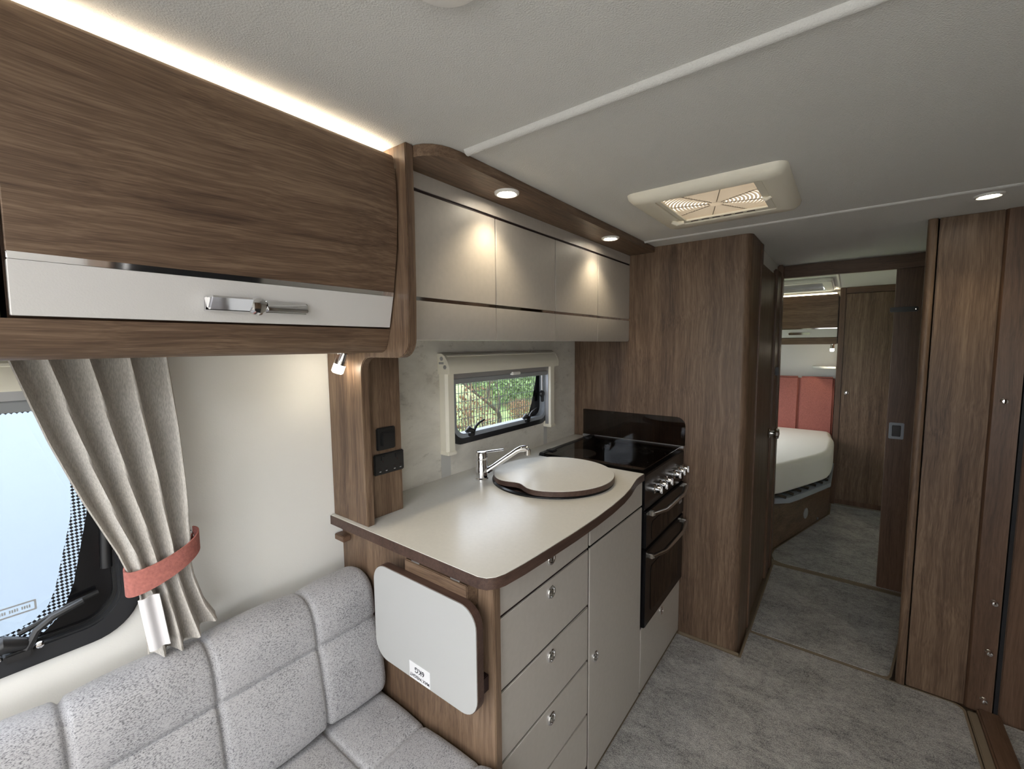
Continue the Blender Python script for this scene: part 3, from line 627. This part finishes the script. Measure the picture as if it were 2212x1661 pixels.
# lounge blind
def blind(name, y0, y1, zt, zb, xf, label, mat='cream_plastic', rails=True, zr=0, barz=None):
    t = thing(name, (XW, (y0+y1)/2, zb), label, 'roller blind', 'cream roller blind cassettes over the windows')
    X0 = XW+.005; D = xf-X0
    pr = [(X0, zt), (X0+D*.35, zt), (X0+D*.62, zt-.010), (X0+D*.86, zt-.030), (X0+D, zt-.052), (X0+D, zb), (X0, zb)]
    G().prism(pr, 'y', y0+.006, y1-.006).done('cassette', mat, t)
    G().prism([(X0+D*.64, zt-.0085), (X0+D*.70, zt-.0135), (X0+D*.72, zt-.012), (X0+D*.66, zt-.007)], 'y', y0+.01, y1-.01).done('cassette_ridge', mat, t)
    for a, b in ((y0, y0+.006), (y1-.006, y1)):
        c = G().prism([(x+.001*(i not in (0, 6)), z) for i, (x, z) in enumerate(pr)], 'y', a, b, bev=.001, seg=1).done('end_cap', mat, t)
        if a == y0:
            for cx, cz, r in ((.38, -.020, .0085), (.66, -.052, .0085)):
                G().lathe([(r, .0005), (r, -.001), (0, -.001)], (X0+D*cx, a, zt+cz), 'y', 6).done('hex_socket', 'alu_grey', c)
            G().box(X0+D*.15, X0+D*.55, a-.0008, a+.001, zt-.041, zt-.033).done('slot', 'alu_grey', c)
    if rails:
        for a, b, s in ((y0+.008, y0+.046, 1), (y1-.046, y1-.008, -1)):
            r_ = G().prism([(X0, a), (X0+.030, a), (X0+.040, a+.008 if s > 0 else a+.004), (X0+.040, b), (X0, b)], 'z', zr+.012, zb+.002).done('side_rail', mat, t)
            G().box(X0, X0+.046, a-.004, b+.004, zr, zr+.013, .002).done('rail_foot', mat, t)
            G().box(X0+.012, X0+.030, (b if s > 0 else a-.004), (b+.004 if s > 0 else a), zr+.016, zb).done('rail_channel', 'alu_grey', t)
    bz = barz or zb-.022
    b = G().box(X0+.008, X0+.030, y0+.046, y1-.046, bz, bz+.020, .002).done('bottom_bar', 'alu_grey', t)
    G().box(X0+.004, X0+.024, y0+.047, y1-.047, bz-.022, bz-.001, .002).done('flyscreen_bar', 'tile_grey', t)
    ym = y0*.42+y1*.58
    G().box(X0+.020, X0+.040, ym-.030, ym+.030, bz-.006, bz+.008, .003).done('bar_clip', 'white_plastic', b)
    return t
blind('roller_blind', -1.0, .245, 1.450, 1.392, -1.196, 'cream roller blind cassette above the lounge window, tucked behind the curtain', rails=False, barz=1.374)

# kitchen window (window_2)
t = thing('window_2', (XW, 1.55, 1.07), 'kitchen window with black rubber frame looking out on shrubs', 'window', kind='structure')
G().ring(rr(1.185, 1.905, 1.070, 1.40, .075, 10), rr(1.222, 1.868, 1.106, 1.372, .052, 10), 'x', XW-.028, XW+.016, bev=.004).done('frame', 'black_rubber', t)
G().ring(rr(1.206, 1.884, 1.092, 1.385, .062, 10), rr(1.228, 1.858, 1.112, 1.366, .048, 10), 'x', XW-.028, XW+.0175, bev=.003).done('inner_bead', 'grey_metal', t)
pane = G().prism(rr(1.224, 1.866, 1.108, 1.370, .05, 8), 'x', XW-.020, XW-.015).done('pane', 'window_glass', t)
G().prism([(1.866, 1.13), (1.866, 1.37), (1.835, 1.37), (1.825, 1.30), (1.79, 1.19), (1.765, 1.135), (1.74, 1.11), (1.84, 1.11)], 'x', XW-.0135, XW-.0127).done('black_print', 'black_enamel', pane)
latch(t, 1.305, 1.098, 1.0); latch(t, 1.70, 1.098, 1.0)
G().tube([(XW+.006, 1.852, 1.225), (XW+.006, 1.852, 1.345)], .007, 10).done('stay_arm', 'alu_grey', t)
G().lathe([(0, 0), (.016, 0), (.018, .006), (.014, .014), (0, .016)], (XW+.004, 1.846, 1.222), 'x', 12).done('stay_knob', 'black_plastic', t)
G().box(XW+.003, XW+.014, 1.843, 1.863, 1.180, 1.212, .003).done('stay_bracket', 'black_plastic', t)
blind('roller_blind', 1.141, 1.915, 1.440, 1.362, -1.172, 'cream roller blind with side rails around the kitchen window', zr=1.050, barz=1.340)
G().box(XW+.0045, XW+.0052, 1.150, 1.20, ZW+.001, 1.05).done('trim_7', 'faint_strip', kind='structure', label='faint grey strip on the splash panel below the blind rail nearest the pillar', cat='wall strip')  # thin flat sheet, slightly darker than the splash panel
G().box(XW+.0045, XW+.0052, 1.868, 1.90, ZW+.001, 1.05).done('trim_8', 'faint_strip', kind='structure', label='faint grey strip on the splash panel below the blind rail nearest the cooker', cat='wall strip')  # matching pale grey sheet at the cooker end

# ------------------------------------------------------------------ curtain
def lerp_tab(tab, z):
    for (z0, a), (z1, b) in zip(tab, tab[1:]):
        if z <= z0 and z >= z1:
            f = (z0-z)/(z0-z1); return [p+(q-p)*f for p, q in zip(a, b)]
    return tab[-1][1]
# z: (left y, right y, fold amplitude, centre x)
CT = [(1.456, (.068, .300, .026, -1.149)), (1.44, (.072, .300, .026, -1.148)), (1.30, (.108, .306, .028, -1.142)), (1.18, (.145, .308, .025, -1.138)), (1.06, (.187, .308, .017, -1.138)),
      (1.00, (.203, .306, .012, -1.138)), (.965, (.214, .309, .014, -1.138)), (.90, (.219, .325, .018, -1.138)), (.822, (.222, .345, .020, -1.136))]
def cf(s, z):
    l, r, a, xc = lerp_tab(CT, z); zz = z
    if z < .90: zz = z + (.035*max(0, s-.45)/.55)*(.90-z)/.078
    ph = 2*PI*(4.6*s + .35*math.sin(2.3*s+1) + .5*(1.45-z)*(1-s))
    x = xc + a*(math.sin(ph) + .12*math.sin(2.1*ph+1)) + .012*math.sin(PI*s)
    y = l + (r-l)*s + .006*math.cos(ph)*(r-l)/.2
    return (x, y, zz)
t = thing('curtain', (-1.14, .25, .82), 'grey linen curtain gathered at the side of the lounge window', 'curtain')
zs = [1.456-.634*k/70 for k in range(71)]
G().grid(cf, [k/110 for k in range(111)], zs, .0025).done('fabric', 'linen', t, sharp=80)
G().grid(lambda s, z: (-1.106+.004*math.sin(s*7), .204+(.238-.204)*s + (.96-z)*.10, z), [k/10 for k in range(11)], [.965-.115*k/8 for k in range(9)], .002).done('lining', 'lining_white', t, label='strip of white lining', sharp=80)
tb = thing('curtain_tieback', (-1.14, .25, .97), 'terracotta fabric tieback band wrapped around the grey curtain', 'tieback')
def tbf(a, v):
    # loop around the gathered curtain, sloping up towards the wall hook
    th = -PI*.62 + a*PI*1.24
    y = .256 + .066*math.sin(th); x = -1.138 + .040*math.cos(th)
    s = (y-.19)/.132
    return (x + .002*math.cos(9*a), y, .998 + .052*s + (v-.5)*.052*(1-.22*s) - .010*math.sin(PI*a))
G().grid(tbf, [k/40 for k in range(41)], [k/6 for k in range(7)], .003).done('band', 'terracotta', tb, sharp=80)
G().prism([(.306, 1.02), (.326, 1.018), (.325, 1.062), (.312, 1.052)], 'x', -1.155, -1.151).done('tail', 'terracotta', tb)
G().tube([(-1.238, .315, 1.06), (-1.17, .315, 1.06), (-1.155, .316, 1.056), (-1.152, .316, 1.045)], .003, 8).done('wall_hook', 'chrome', tb)

# ------------------------------------------------------------------ sofa
seamsY = [.537, .311, .085, -.141, -.367, -.593, -.819]
def ysamp(a, b, ss):
    Y = set()
    k = a
    while k < b: Y.add(round(k, 4)); k += .015
    Y.add(b)
    for s in ss:
        for d in (-.012, -.008, -.005, -.0025, 0, .0025, .005, .008, .012):
            if a < s+d < b: Y.add(round(s+d, 4))
    for d in (.002, .005, .010, .018, .028): Y.add(b-d); Y.add(a+d)
    return sorted(Y)
def arc_resample(P, step, ss=()):
    out = []; acc = 0
    for (a, b) in zip(P, P[1:]):
        L = math.dist(a, b); n = max(1, round(L/step))
        for k in range(n): out.append((a[0]+(b[0]-a[0])*k/n, a[1]+(b[1]-a[1])*k/n))
    out.append(P[-1]); return out
def chaikin(P, n=2):
    for _ in range(n):
        Q = [P[0]]
        for a, b in zip(P, P[1:]): Q += [(a[0]*.75+b[0]*.25, a[1]*.75+b[1]*.25), (a[0]*.25+b[0]*.75, a[1]*.25+b[1]*.75)]
        Q.append(P[-1]); P = Q
    return P
def cushion(name, prof, y0, y1, seam_y, seam_pts, label, cat, yfilter=None, puff=.006, group=None):
    """closed (x,z) profile lofted along y, with stitched grooves and rounded ends"""
    P = arc_resample(chaikin(prof), .0045); n = len(P)
    cxz = (sum(p[0] for p in P)/n, sum(p[1] for p in P)/n)
    nor = []
    for i in range(n):
        a, b = P[max(0, i-1)], P[min(n-1, i+1)]; tx, tz = b[0]-a[0], b[1]-a[1]; L = math.hypot(tx, tz) or 1
        nx, nz = tz/L, -tx/L
        nor.append((nx, nz))
    if sum((p[0]-cxz[0])*m[0]+(p[1]-cxz[1])*m[1] for p, m in zip(P, nor)) < 0: nor = [(-a, -b) for a, b in nor]
    Y = ysamp(y0, y1, seam_y); R = .030
    def fn(i, y):
        x, z = P[i]; nx, nz = nor[i]
        dy = min([abs(y-s) for s in seam_y if yfilter is None or yfilter(x, z, s)] or [9]); dp = min([math.dist((x, z), q) for q in seam_pts] or [9])
        off = -.010*math.exp(-(dy/.006)**2) - .010*math.exp(-(dp/.007)**2) + puff*(1-math.exp(-(min(dy, dp)/.05)**2))
        e = min(y-y0, y1-y)
        if e < R: off -= R - math.sqrt(max(0, R*R-(R-e)**2))
        return (x+nx*off, y, z+nz*off)
    g = G().grid(lambda i, y: fn(int(i), y), list(range(n)), Y)
    b = g.bm; bmesh.ops.remove_doubles(b, verts=b.verts[:], dist=1e-5)
    bmesh.ops.holes_fill(b, edges=[e for e in b.edges if e.is_boundary], sides=0)
    bmesh.ops.recalc_face_normals(b, faces=b.faces[:])
    return g.done(name, 'upholstery', label=label, cat=cat, group=group, sharp=70)
backp = [(-1.03, .486), (-1.016, .493), (-1.012, .52), (-1.020, .58), (-1.035, .65), (-1.046, .694), (-1.052, .73), (-1.062, .775), (-1.085, .805), (-1.125, .816), (-1.17, .806), (-1.205, .775), (-1.222, .72), (-1.226, .60), (-1.224, .495), (-1.20, .486), (-1.10, .486), (-1.03, .486)]
cushion('sofa_back_cushion', backp, -1.0, .718, seamsY, [(-1.046, .694)], 'pale grey woven sofa back cushion with stitched panels along the window wall', 'cushion')
seatp = [(-.60, .335), (-.545, .345), (-.530, .39), (-.540, .455), (-.575, .488), (-.62, .492), (-.66, .478), (-.74, .470), (-.857, .468), (-.95, .468), (-1.02, .468), (-1.10, .466), (-1.20, .455), (-1.215, .40), (-1.205, .345), (-1.15, .335), (-.9, .335), (-.60, .335)]
cushion('sofa_seat_cushion', seatp, -1.0, .718, seamsY, [(-.857, .468), (-.66, .478)], 'pale grey woven sofa seat cushion with stitched panels beside the kitchen end panel', 'cushion')
t = thing('sofa_bench', (-.88, -.15, 0), 'walnut bench box under the sofa seat cushion', 'sofa base')
G().box(XW+.004, -.56, -1.0, .72, 0, .325, .004).done('box', 'wood_y', t)
G().box(-.5605, -.548, -.95, -.14, .04, .30, .003).done('flap_door', 'wood_y', t)
G().box(-.5605, -.548, -.10, .68, .04, .30, .003).done('flap_door', 'wood_y', t)

# ------------------------------------------------------------------ ceiling fittings
def rooflight(x0, x1, y0, y1, label, big=False):
    cx, cy = (x0+x1)/2, (y0+y1)/2; t = thing('rooflight', (cx, cy, ZC), label, 'rooflight', 'ceiling rooflights')
    hx0, hx1, hy0, hy1 = x0+.082, x1-.065, y0+.048, y1-.090
    # moulded frame: stepped loops from ceiling to the opening
    loops = [(x0, x1, y0, y1, ZC+.001, .03), (x0+.003, x1-.003, y0+.003, y1-.003, ZC-.012, .03), (x0+.014, x1-.014, y0+.016, y1-.014, ZC-.024, .03), (hx0-.012, hx1+.012, hy0-.014, hy1+.012, ZC-.031, .015), (hx0, hx1, hy0, hy1, ZC-.029, .008), (hx0, hx1, hy0, hy1, ZC+.029, .008)]
    b = bmesh.new(); LV = [[b.verts.new((u, v, z)) for u, v in rr(a, c, d, e, r, 5)] for a, c, d, e, z, r in loops]
    for A, B in zip(LV, LV[1:]):
        n = len(A)
        for i in range(n): b.faces.new((A[i], A[(i+1) % n], B[(i+1) % n], B[i]))
    bmesh.ops.recalc_face_normals(b, faces=b.faces[:]); g = G(); add_bm(g.bm, b); f = g.done('frame', 'cream_plastic', t, sharp=50)
    g = G().ring([(hx0+.001, hy0+.001), (hx1-.001, hy0+.001), (hx1-.001, hy1-.001), (hx0+.001, hy1-.001)], [(hx0+.016, hy0+.010), (hx1-.022, hy0+.010), (hx1-.022, hy1-.030), (hx0+.016, hy1-.030)], 'z', ZC-.026, ZC-.019, .001)
    g.done('inner_flange', 'cream_plastic', t)
    n = 6
    for k in range(n):
        a = hx0+.03+(hx1-hx0-.08)*k/n; G().box(a, a+(hx1-hx0-.08)/n-.012, hy1-.024, hy1-.016, ZC-.0268, ZC-.0255).done('vent_slot', 'dark_gap', t)
    d = G().box(hx0+.001, hx1-.001, hy0+.001, hy1-.001, ZC-.009, ZC-.006).done('dome', 'dome_plastic', t, label='translucent dome')
    g = G()
    for k in range(16):
        r = .022+.0115*k
        g.lathe([(r, .0), (r+.0045, -.004), (r+.0075, 0)], (cx, cy, ZC-.011), 'z', 56)
    for k in range(8):
        a = 2*PI*k/8+.3; g.tube([(cx+.02*math.cos(a), cy+.02*math.sin(a), ZC-.014), (cx+.19*math.cos(a), cy+.19*math.sin(a), ZC-.014)], .0015, 6)
    g.lathe([(0, -.006), (.02, -.006), (.022, 0)], (cx, cy, ZC-.011), 'z', 24)
    # keep the rings inside the frame
    geom = g.bm.verts[:]+g.bm.edges[:]+g.bm.faces[:]
    for co, no in (((hx0, 0, 0), (-1, 0, 0)), ((hx1, 0, 0), (1, 0, 0)), ((0, hy0, 0), (0, -1, 0)), ((0, hy1, 0), (0, 1, 0))):
        bmesh.ops.bisect_plane(g.bm, geom=g.bm.verts[:]+g.bm.edges[:]+g.bm.faces[:], plane_co=co, plane_no=no, clear_outer=True)
    g.done('dome_rings', 'dome_ring', d, label='concentric moulded rings')
    G().tube([(hx0-.02, cy+.06, ZC-.034), (hx0-.005, cy+.07, ZC-.040), (hx0+.012, cy+.085, ZC-.036)], [.006, .009, .007], 10).done('catch', 'cream_plastic', t)
    G().tube([(hx1+.004, cy-.02, ZC-.030), (hx1-.01, cy-.015, ZC-.034), (hx1-.018, cy-.012, ZC-.028)], [.005, .007, .006], 10).done('catch', 'cream_plastic', t)
    return t
rooflight(-.602, -.152, 1.388, 1.850, 'cream framed rooflight with ringed dome over the kitchen aisle')
G().lathe([(0, -.026), (.030, -.025), (.052, -.018), (.058, -.006), (.058, .0)], (-.427, .421, ZC), 'z', 36).done('smoke_alarm', 'white_plastic', label='small round white alarm disc on the ceiling over the sofa', cat='alarm')

# ------------------------------------------------------------------ bedroom
t = thing('bed_base', (-.65, 4.3, -.03), 'dark walnut bed base with slatted frame and a slanted side', 'bed')
base = [(XW+.01, 3.475), (-.384, 3.475), (-.080, 4.55), (-.080, 4.80), (-.092, 4.84), (-.092, 5.06), (XW+.01, 5.06)]
G().prism(base, 'z', 0, .352).done('side_panel', 'wood_y', t)
frm = [(XW+.01, 3.405), (-.46, 3.405), (-.40, 3.415), (-.28, 3.53), (-.235, 3.64), (-.066, 4.12), (-.064, 4.80), (-.092, 4.84), (-.092, 5.06), (XW+.01, 5.06)]
G().prism(frm, 'z', .353, .392, bev=.003).done('slat_frame', 'grey_metal', t)
for k in range(15):
    y = 3.50+k*.108; xr = -.30 if y < 3.56 else min(-.085 if y < 4.78 else -.098, -.235+(y-3.64)*.352-.02)
    G().tube([(XW+.03, y, .398), (-.8, y, .412), (xr-.03, y, .404), (xr, y, .398)], .022, 8, sq=.32).done('slat', 'bark', t)
dv = Vector((.304, 1.075, 0)).normalized(); nv = Vector((dv.y, -dv.x, 0))
vc = Vector((-.384, 3.475, 0)) + dv*.62
def vent(c, r, name, mat):
    c = Vector(c); g = G().tube([c, c+nv*.003, c+nv*.006], [r, r, r*.86], 28); return g.done(name, mat, t)
vt = vent((vc.x, vc.y, .125), .042, 'vent_disc', 'tile_grey'); vent((vc.x+dv.x*.25, vc.y+dv.y*.25, .02), .010, 'stud', 'tile_grey')
mat_o = [(XW+.012, 3.36), (-.50, 3.36), (-.42, 3.375), (-.36, 3.42), (-.315, 3.50), (-.13, 3.95), (-.085, 4.08), (-.068, 4.25), (-.066, 4.70), (-.090, 4.85), (-.096, 5.02), (-.12, 5.089), (XW+.012, 5.089)]
def smooth_loop(P, n, step):
    for _ in range(n): P = [q for a, b in zip(P, P[1:]+P[:1]) for q in ((a[0]*.8+b[0]*.2, a[1]*.8+b[1]*.2), (a[0]*.2+b[0]*.8, a[1]*.2+b[1]*.8))]
    P = P+P[:1]; out = []; acc = 0
    for a, b in zip(P, P[1:]):
        L = math.dist(a, b)
        while acc < L: out.append((a[0]+(b[0]-a[0])*acc/L, a[1]+(b[1]-a[1])*acc/L)); acc += step
        acc -= L
    return out
mo = smooth_loop(mat_o, 2, .05); rt, rb = .045, .03; loops = []
for k in range(6): a = PI/2*k/5; loops.append((rb*(1-math.sin(a)), .421+rb*(1-math.cos(a))))
for k in range(7): a = PI/2*k/6; loops.append((rt*(1-math.cos(a)), .632-rt+rt*math.sin(a)))
b = bmesh.new(); LV = [[b.verts.new((*p, z)) for p in (inset(mo, d) if d > 1e-6 else mo)] for d, z in loops]
for A, B in zip(LV, LV[1:]):
    for i in range(len(A)): b.faces.new((A[i], A[(i+1) % len(A)], B[(i+1) % len(A)], B[i]))
b.faces.new(LV[0][::-1]); b.faces.new(LV[-1]); bmesh.ops.recalc_face_normals(b, faces=b.faces[:])
g = G(); add_bm(g.bm, b); g.done('mattress', 'mattress_white', label='white mattress with a rounded cut-off corner on the bed base', cat='mattress', sharp=60)
t = thing('headboard', (-.5, 5.15, .56), 'terracotta padded headboard with stitched panels behind the mattress', 'headboard')
for a, b in ((-.095, -.372), (-.374, -.80), (-.802, -1.22)): G().box(b, a, 5.09, 5.16, .56, 1.142, .016, 3).done('padded_panel', 'terracotta', t)
t = thing('bedroom_locker', (-.66, 5.04, 1.455), 'walnut overhead locker with off-white band above the headboard', 'locker')
G().box(XW+.003, -.090, 4.895, YB-.002, 1.456, 1.885).done('body', 'edge_x', t)
for a, b in ((-.66, -.092), (-1.235, -.664)):
    d = G().box(a+.002, b-.002, 4.872, 4.892, 1.600, 1.898, .003).done('door', 'wood_x', t)
    G().box(a+.002, b-.002, 4.876, 4.892, 1.516, 1.592, .002).done('lower_panel', 'locker_white', d)
    G().box(a+.002, b-.002, 4.873, 4.890, 1.592, 1.600).done('chrome_strip', 'chrome', d)
    m_ = (a+b)/2
    G().box(m_-.085, m_+.085, 4.862, 4.878, 1.540, 1.562, .004).done('handle', 'chrome', d)
G().box(XW+.003, -.090, 4.874, 4.90, 1.4525, 1.512, .005).done('pelmet', 'wood_x', t)
t = thing('light_strip', (-.65, 4.93, 1.886), 'glowing light strip on top of the bedroom locker', 'light strip')
G().box(XW+.01, -.10, 4.90, 4.99, 1.8855, 1.895).done('channel', 'alu_grey', t)
G().box(XW+.02, -.11, 4.905, 4.945, 1.895, 1.912).done('diffuser', 'led_bed', t)
spotlight((-.125, 4.935, 1.4525), (0, -.1, -1), 'small chrome spotlight under the bedroom locker beside the wardrobe', 1.6)
P = [(-.092, YB-.001)] + [(-.092-.19*math.sin(a), YB-.001-.22*math.cos(a)) for a in [PI/2*k/8 for k in range(9)]]
G().prism(P, 'z', 1.225, 1.243, bev=.003).done('corner_shelf', 'white_plastic', label='small grey-white curved corner shelf above the headboard', cat='shelf')
t = thing('bedroom_wardrobe', (.4, 5.04, 0), 'walnut bedroom wardrobe with one knob door beside the bed', 'wardrobe')
G().box(-.060, .955, 4.895, YB-.002, 0, ZC-.001).done('body', 'edge_z', t)
G().box(-.086, -.044, 4.868, YB-.003, 0, ZC-.001, .003).done('side_stile', 'edge_z', t)
G().box(-.043, .955, 4.873, 4.895, 1.893, ZC-.001, .002).done('top_rail', 'edge_x', t)
d = G().box(-.040, .50, 4.868, 4.893, .05, 1.889, .003).done('door', 'wood_z', t)
G().lathe([(0, 0), (.016, 0), (.016, .003), (.007, .006), (.007, .016), (.013, .020), (.012, .028), (0, .030)], (-.005, 4.868, 1.022), 'y', 18, -1).done('knob', 'chrome', d)
G().box(.504, .95, 4.868, 4.893, .05, 1.889, .003).done('door', 'wood_z', t)
# bedroom rooflight and ceiling trim
t = thing('rooflight', (-.52, 4.4, ZC), 'white rooflight with silver blind on the bedroom ceiling', 'rooflight', 'ceiling rooflights')
G().ring(rr(-.98, -.12, 4.02, 4.78, .05, 6), rr(-.90, -.19, 4.10, 4.70, .02, 6), 'z', ZC-.034, ZC+.001, .010).done('frame', 'white_plastic', t)
G().box(-.90, -.19, 4.10, 4.68, ZC-.004, ZC).done('closed_blind', 'alu_grey', t)
G().box(-.89, -.20, 4.64, 4.68, ZC-.030, ZC-.012, .003).done('blind_bar', 'alu_grey', t); G().box(-.89, -.20, 4.56, 4.60, ZC-.026, ZC-.010, .003).done('blind_bar', 'alu_grey', t)
G().box(-.098, -.082, 3.36, 4.865, ZC-.010, ZC+.001, .004).done('trim_9', 'white_plastic', kind='structure', label='thin white ceiling joint strip in the bedroom', cat='ceiling trim')

# ------------------------------------------------------------------ outside
ZG = -.62
G().box(-60, 60, -40, 70, ZG-.1, ZG).done('ground', 'grass_field', kind='structure', label='rough green grass field outside the windows', cat='grass')
G().box(-3.45, 30, -38, 3.2, ZG-.05, ZG+.012).done('hardstanding', 'gravel', kind='structure', label='grey gravel hardstanding added around the caravans to keep bounced light neutral', cat='gravel')  # grey ground added so that less green light bounces indoors
# white neighbouring caravan seen through the lounge window
t = thing('neighbour_caravan', (-4.4, -2.3, ZG), 'white touring caravan parked outside the lounge window', 'caravan')
G().prism(rr(-5.9, 1.5, ZG+.12, 2.1, .35, 8, (.1, .1, .45, .45)), 'x', -5.4, -3.2, bev=.05, seg=3).done('body', 'caravan_white', t)
for y in (-4.9, -2.9): G().prism(rr(y, y+1.2, .95, 1.55, .08), 'x', -3.21, -3.185).done('side_window', 'black_enamel', t)
for dy in (-.36, .36): G().lathe([(0, 0), (.30, 0), (.32, .05), (.30, .18), (0, .18)], (-3.39, -2.1+dy, ZG+.32), 'x', 28).done('wheel', 'tyre', t)
# wire mesh fence
t = thing('wire_fence', (-3.5, 4.5, ZG), 'green-black wire mesh fence outside the kitchen window', 'fence')
FX = -3.5; g = G()
k = 0
def wirebox(g, x, y0, y1, z0, z1): 
    g.quad((x, y0, z0), (x, y1, z0), (x, y1, z1), (x, y0, z1))
y = 1.7
while y < 8.4: g.box(FX-.003, FX+.003, y-.003, y+.003, ZG, ZG+1.75); y += .05
z = ZG+.05
while z < ZG+1.75: g.box(FX-.002, FX+.002, 1.7, 8.4, z-.003, z+.003); z += .10
g.done('wire_mesh', 'fence_wire', t, kind='stuff')
for y in (1.72, 8.35): G().box(FX-.03, FX+.03, y-.03, y+.03, ZG, ZG+1.85, .004).done('post', 'fence_wire', t)
# bare tree and shrubs
def branch(g, p, d, L, r, depth):
    pts = [Vector(p)]; d = Vector(d).normalized()
    for k in range(5):
        d = (d + Vector((random.uniform(-.2, .2), random.uniform(-.2, .2), random.uniform(-.06, .12)))).normalized(); pts.append(pts[-1] + d*L/5)
    g.tube([tuple(q) for q in pts], [r*(1-.13*i) for i in range(6)], 5, cap=False)
    if depth > 0:
        for q in (pts[2], pts[3], pts[4], pts[5]):
            if random.random() < .9: branch(g, q, d + Vector((random.uniform(-.9, .9), random.uniform(-.9, .9), random.uniform(-.3, .6))), L*.62, r*.5, depth-1)
t = thing('bare_tree', (-6.0, 7.3, ZG), 'leaning bare tree behind the wire fence', 'tree')
g = G(); g.tube([(-6, 7.32, ZG-.02), (-6, 7.32, -.33), (-6, 7.34, -.08), (-6, 7.27, .05), (-6, 6.91, .30), (-6, 6.33, .66), (-6, 5.95, .93), (-6, 5.5, 1.4)], [.085, .065, .052, .042, .030, .024, .020, .014], 8); g.done('trunk', 'bark', t)
g = G()
for p, d in (((-6, 7.30, .0), (-.05, .5, .8)), ((-6, 6.91, .30), (.05, .4, .7)), ((-6, 6.33, .66), (0, -.3, .9)), ((-6, 7.0, .24), (0, -.75, .5))): branch(g, p, d, .75, .022, 2)
g.done('branches', 'bark', t)
def twigs(name, c, n, h, spread, mat, label, leafmat=None, nleaf=0):
    t = thing(name, c, label, 'shrub'); g = G(); L = G(); c = Vector(c)
    for k in range(n):
        b = c + Vector((random.uniform(-.4, .4)*spread, random.uniform(-.65, .65)*spread, 0)); tip = b + Vector((random.uniform(-.2, .2), random.uniform(-.25, .25), h*random.uniform(.6, 1.1)))
        mid = (b+tip)/2 + Vector((random.gauss(0, .05), random.gauss(0, .06), 0)); g.tube([tuple(b), tuple(mid), tuple(tip)], [.006, .0045, .0025], 4, cap=False)
        for j in range(3):
            f = random.uniform(.35, .95); q = b.lerp(tip, f); e = q + Vector((random.uniform(-.1, .1), random.uniform(-.13, .13), random.uniform(.03, .22))); g.tube([tuple(q), tuple(e)], [.003, .0018], 3, cap=False)
    g.done('stems', mat, t)
    if nleaf: leaves(L, c + Vector((0, 0, h*.5)), (spread*.55, spread*.8, h*.5), nleaf, .03); L.done('leaves', leafmat, t, kind='stuff')
def leaves(g, c, rad, n, size):
    for k in range(n):
        while True:
            v = Vector((random.uniform(-1, 1), random.uniform(-1, 1), random.uniform(-1, 1)))
            if v.length < 1: break
        p = Vector(c) + Vector((v.x*rad[0], v.y*rad[1], v.z*rad[2])); s = size*random.uniform(.6, 1.4)
        a = Vector((random.gauss(0, 1), random.gauss(0, 1), random.gauss(0, 1))).normalized(); b = a.orthogonal().normalized()
        g.quad(tuple(p-a*s), tuple(p+b*s*.45), tuple(p+a*s), tuple(p-b*s*.45))
twigs('brown_shrub', (-4.45, 4.80, ZG), 90, 1.55, .55, 'twig_brown', 'brown bare-stemmed shrub behind the wire fence near the bare tree', 'leaf_rust', 500)
twigs('brown_shrub', (-4.35, 3.72, ZG), 60, .75, .42, 'twig_brown', 'low brown shrub at the foot of the wire fence', 'leaf_rust', 900)
twigs('yellowing_shrub', (-7.5, 10.1, ZG), 70, .55, .6, 'twig_brown', 'low yellowing shrub beneath the green bush', 'leaf_rust', 700)
t = thing('green_bush', (-9.6, 13.0, ZG), 'dense green leafy bush behind the wire fence', 'bush')
g = G()
for k in range(9): branch(g, (-9.6+random.uniform(-.15, .15), 13.0+random.uniform(-.2, .2), ZG), (random.gauss(0, .35), random.gauss(0, .35), 1), 1.6, .02, 1)
g.done('stems', 'bark', t)
g = G(); leaves(g, (-9.6, 12.7, ZG+1.05), (1.2, 2.4, 1.05), 12000, .06); leaves(g, (-9.8, 14.2, ZG+.9), (1.0, 1.2, .9), 4000, .06); g.done('leaves', 'leaf_green', t, kind='stuff')
t = thing('far_hedge', (-14, 14, ZG), 'distant green hedge across the field', 'hedge')
g = G()
for k in range(26): leaves(g, (-20+k*1.0+random.uniform(-.3, .3), 24-k*.1, ZG+1.1), (1.0, .8, 1.2+random.uniform(-.2, .5)), 260, .16)
g.done('leaves', 'leaf_green', t, kind='stuff')
g = G()
for k in range(14): branch(g, (-20+k*1.9, 24-k*.19, ZG), (random.gauss(0, .2), 0, 1), 1.5, .05, 1)
g.done('stems', 'bark', t)
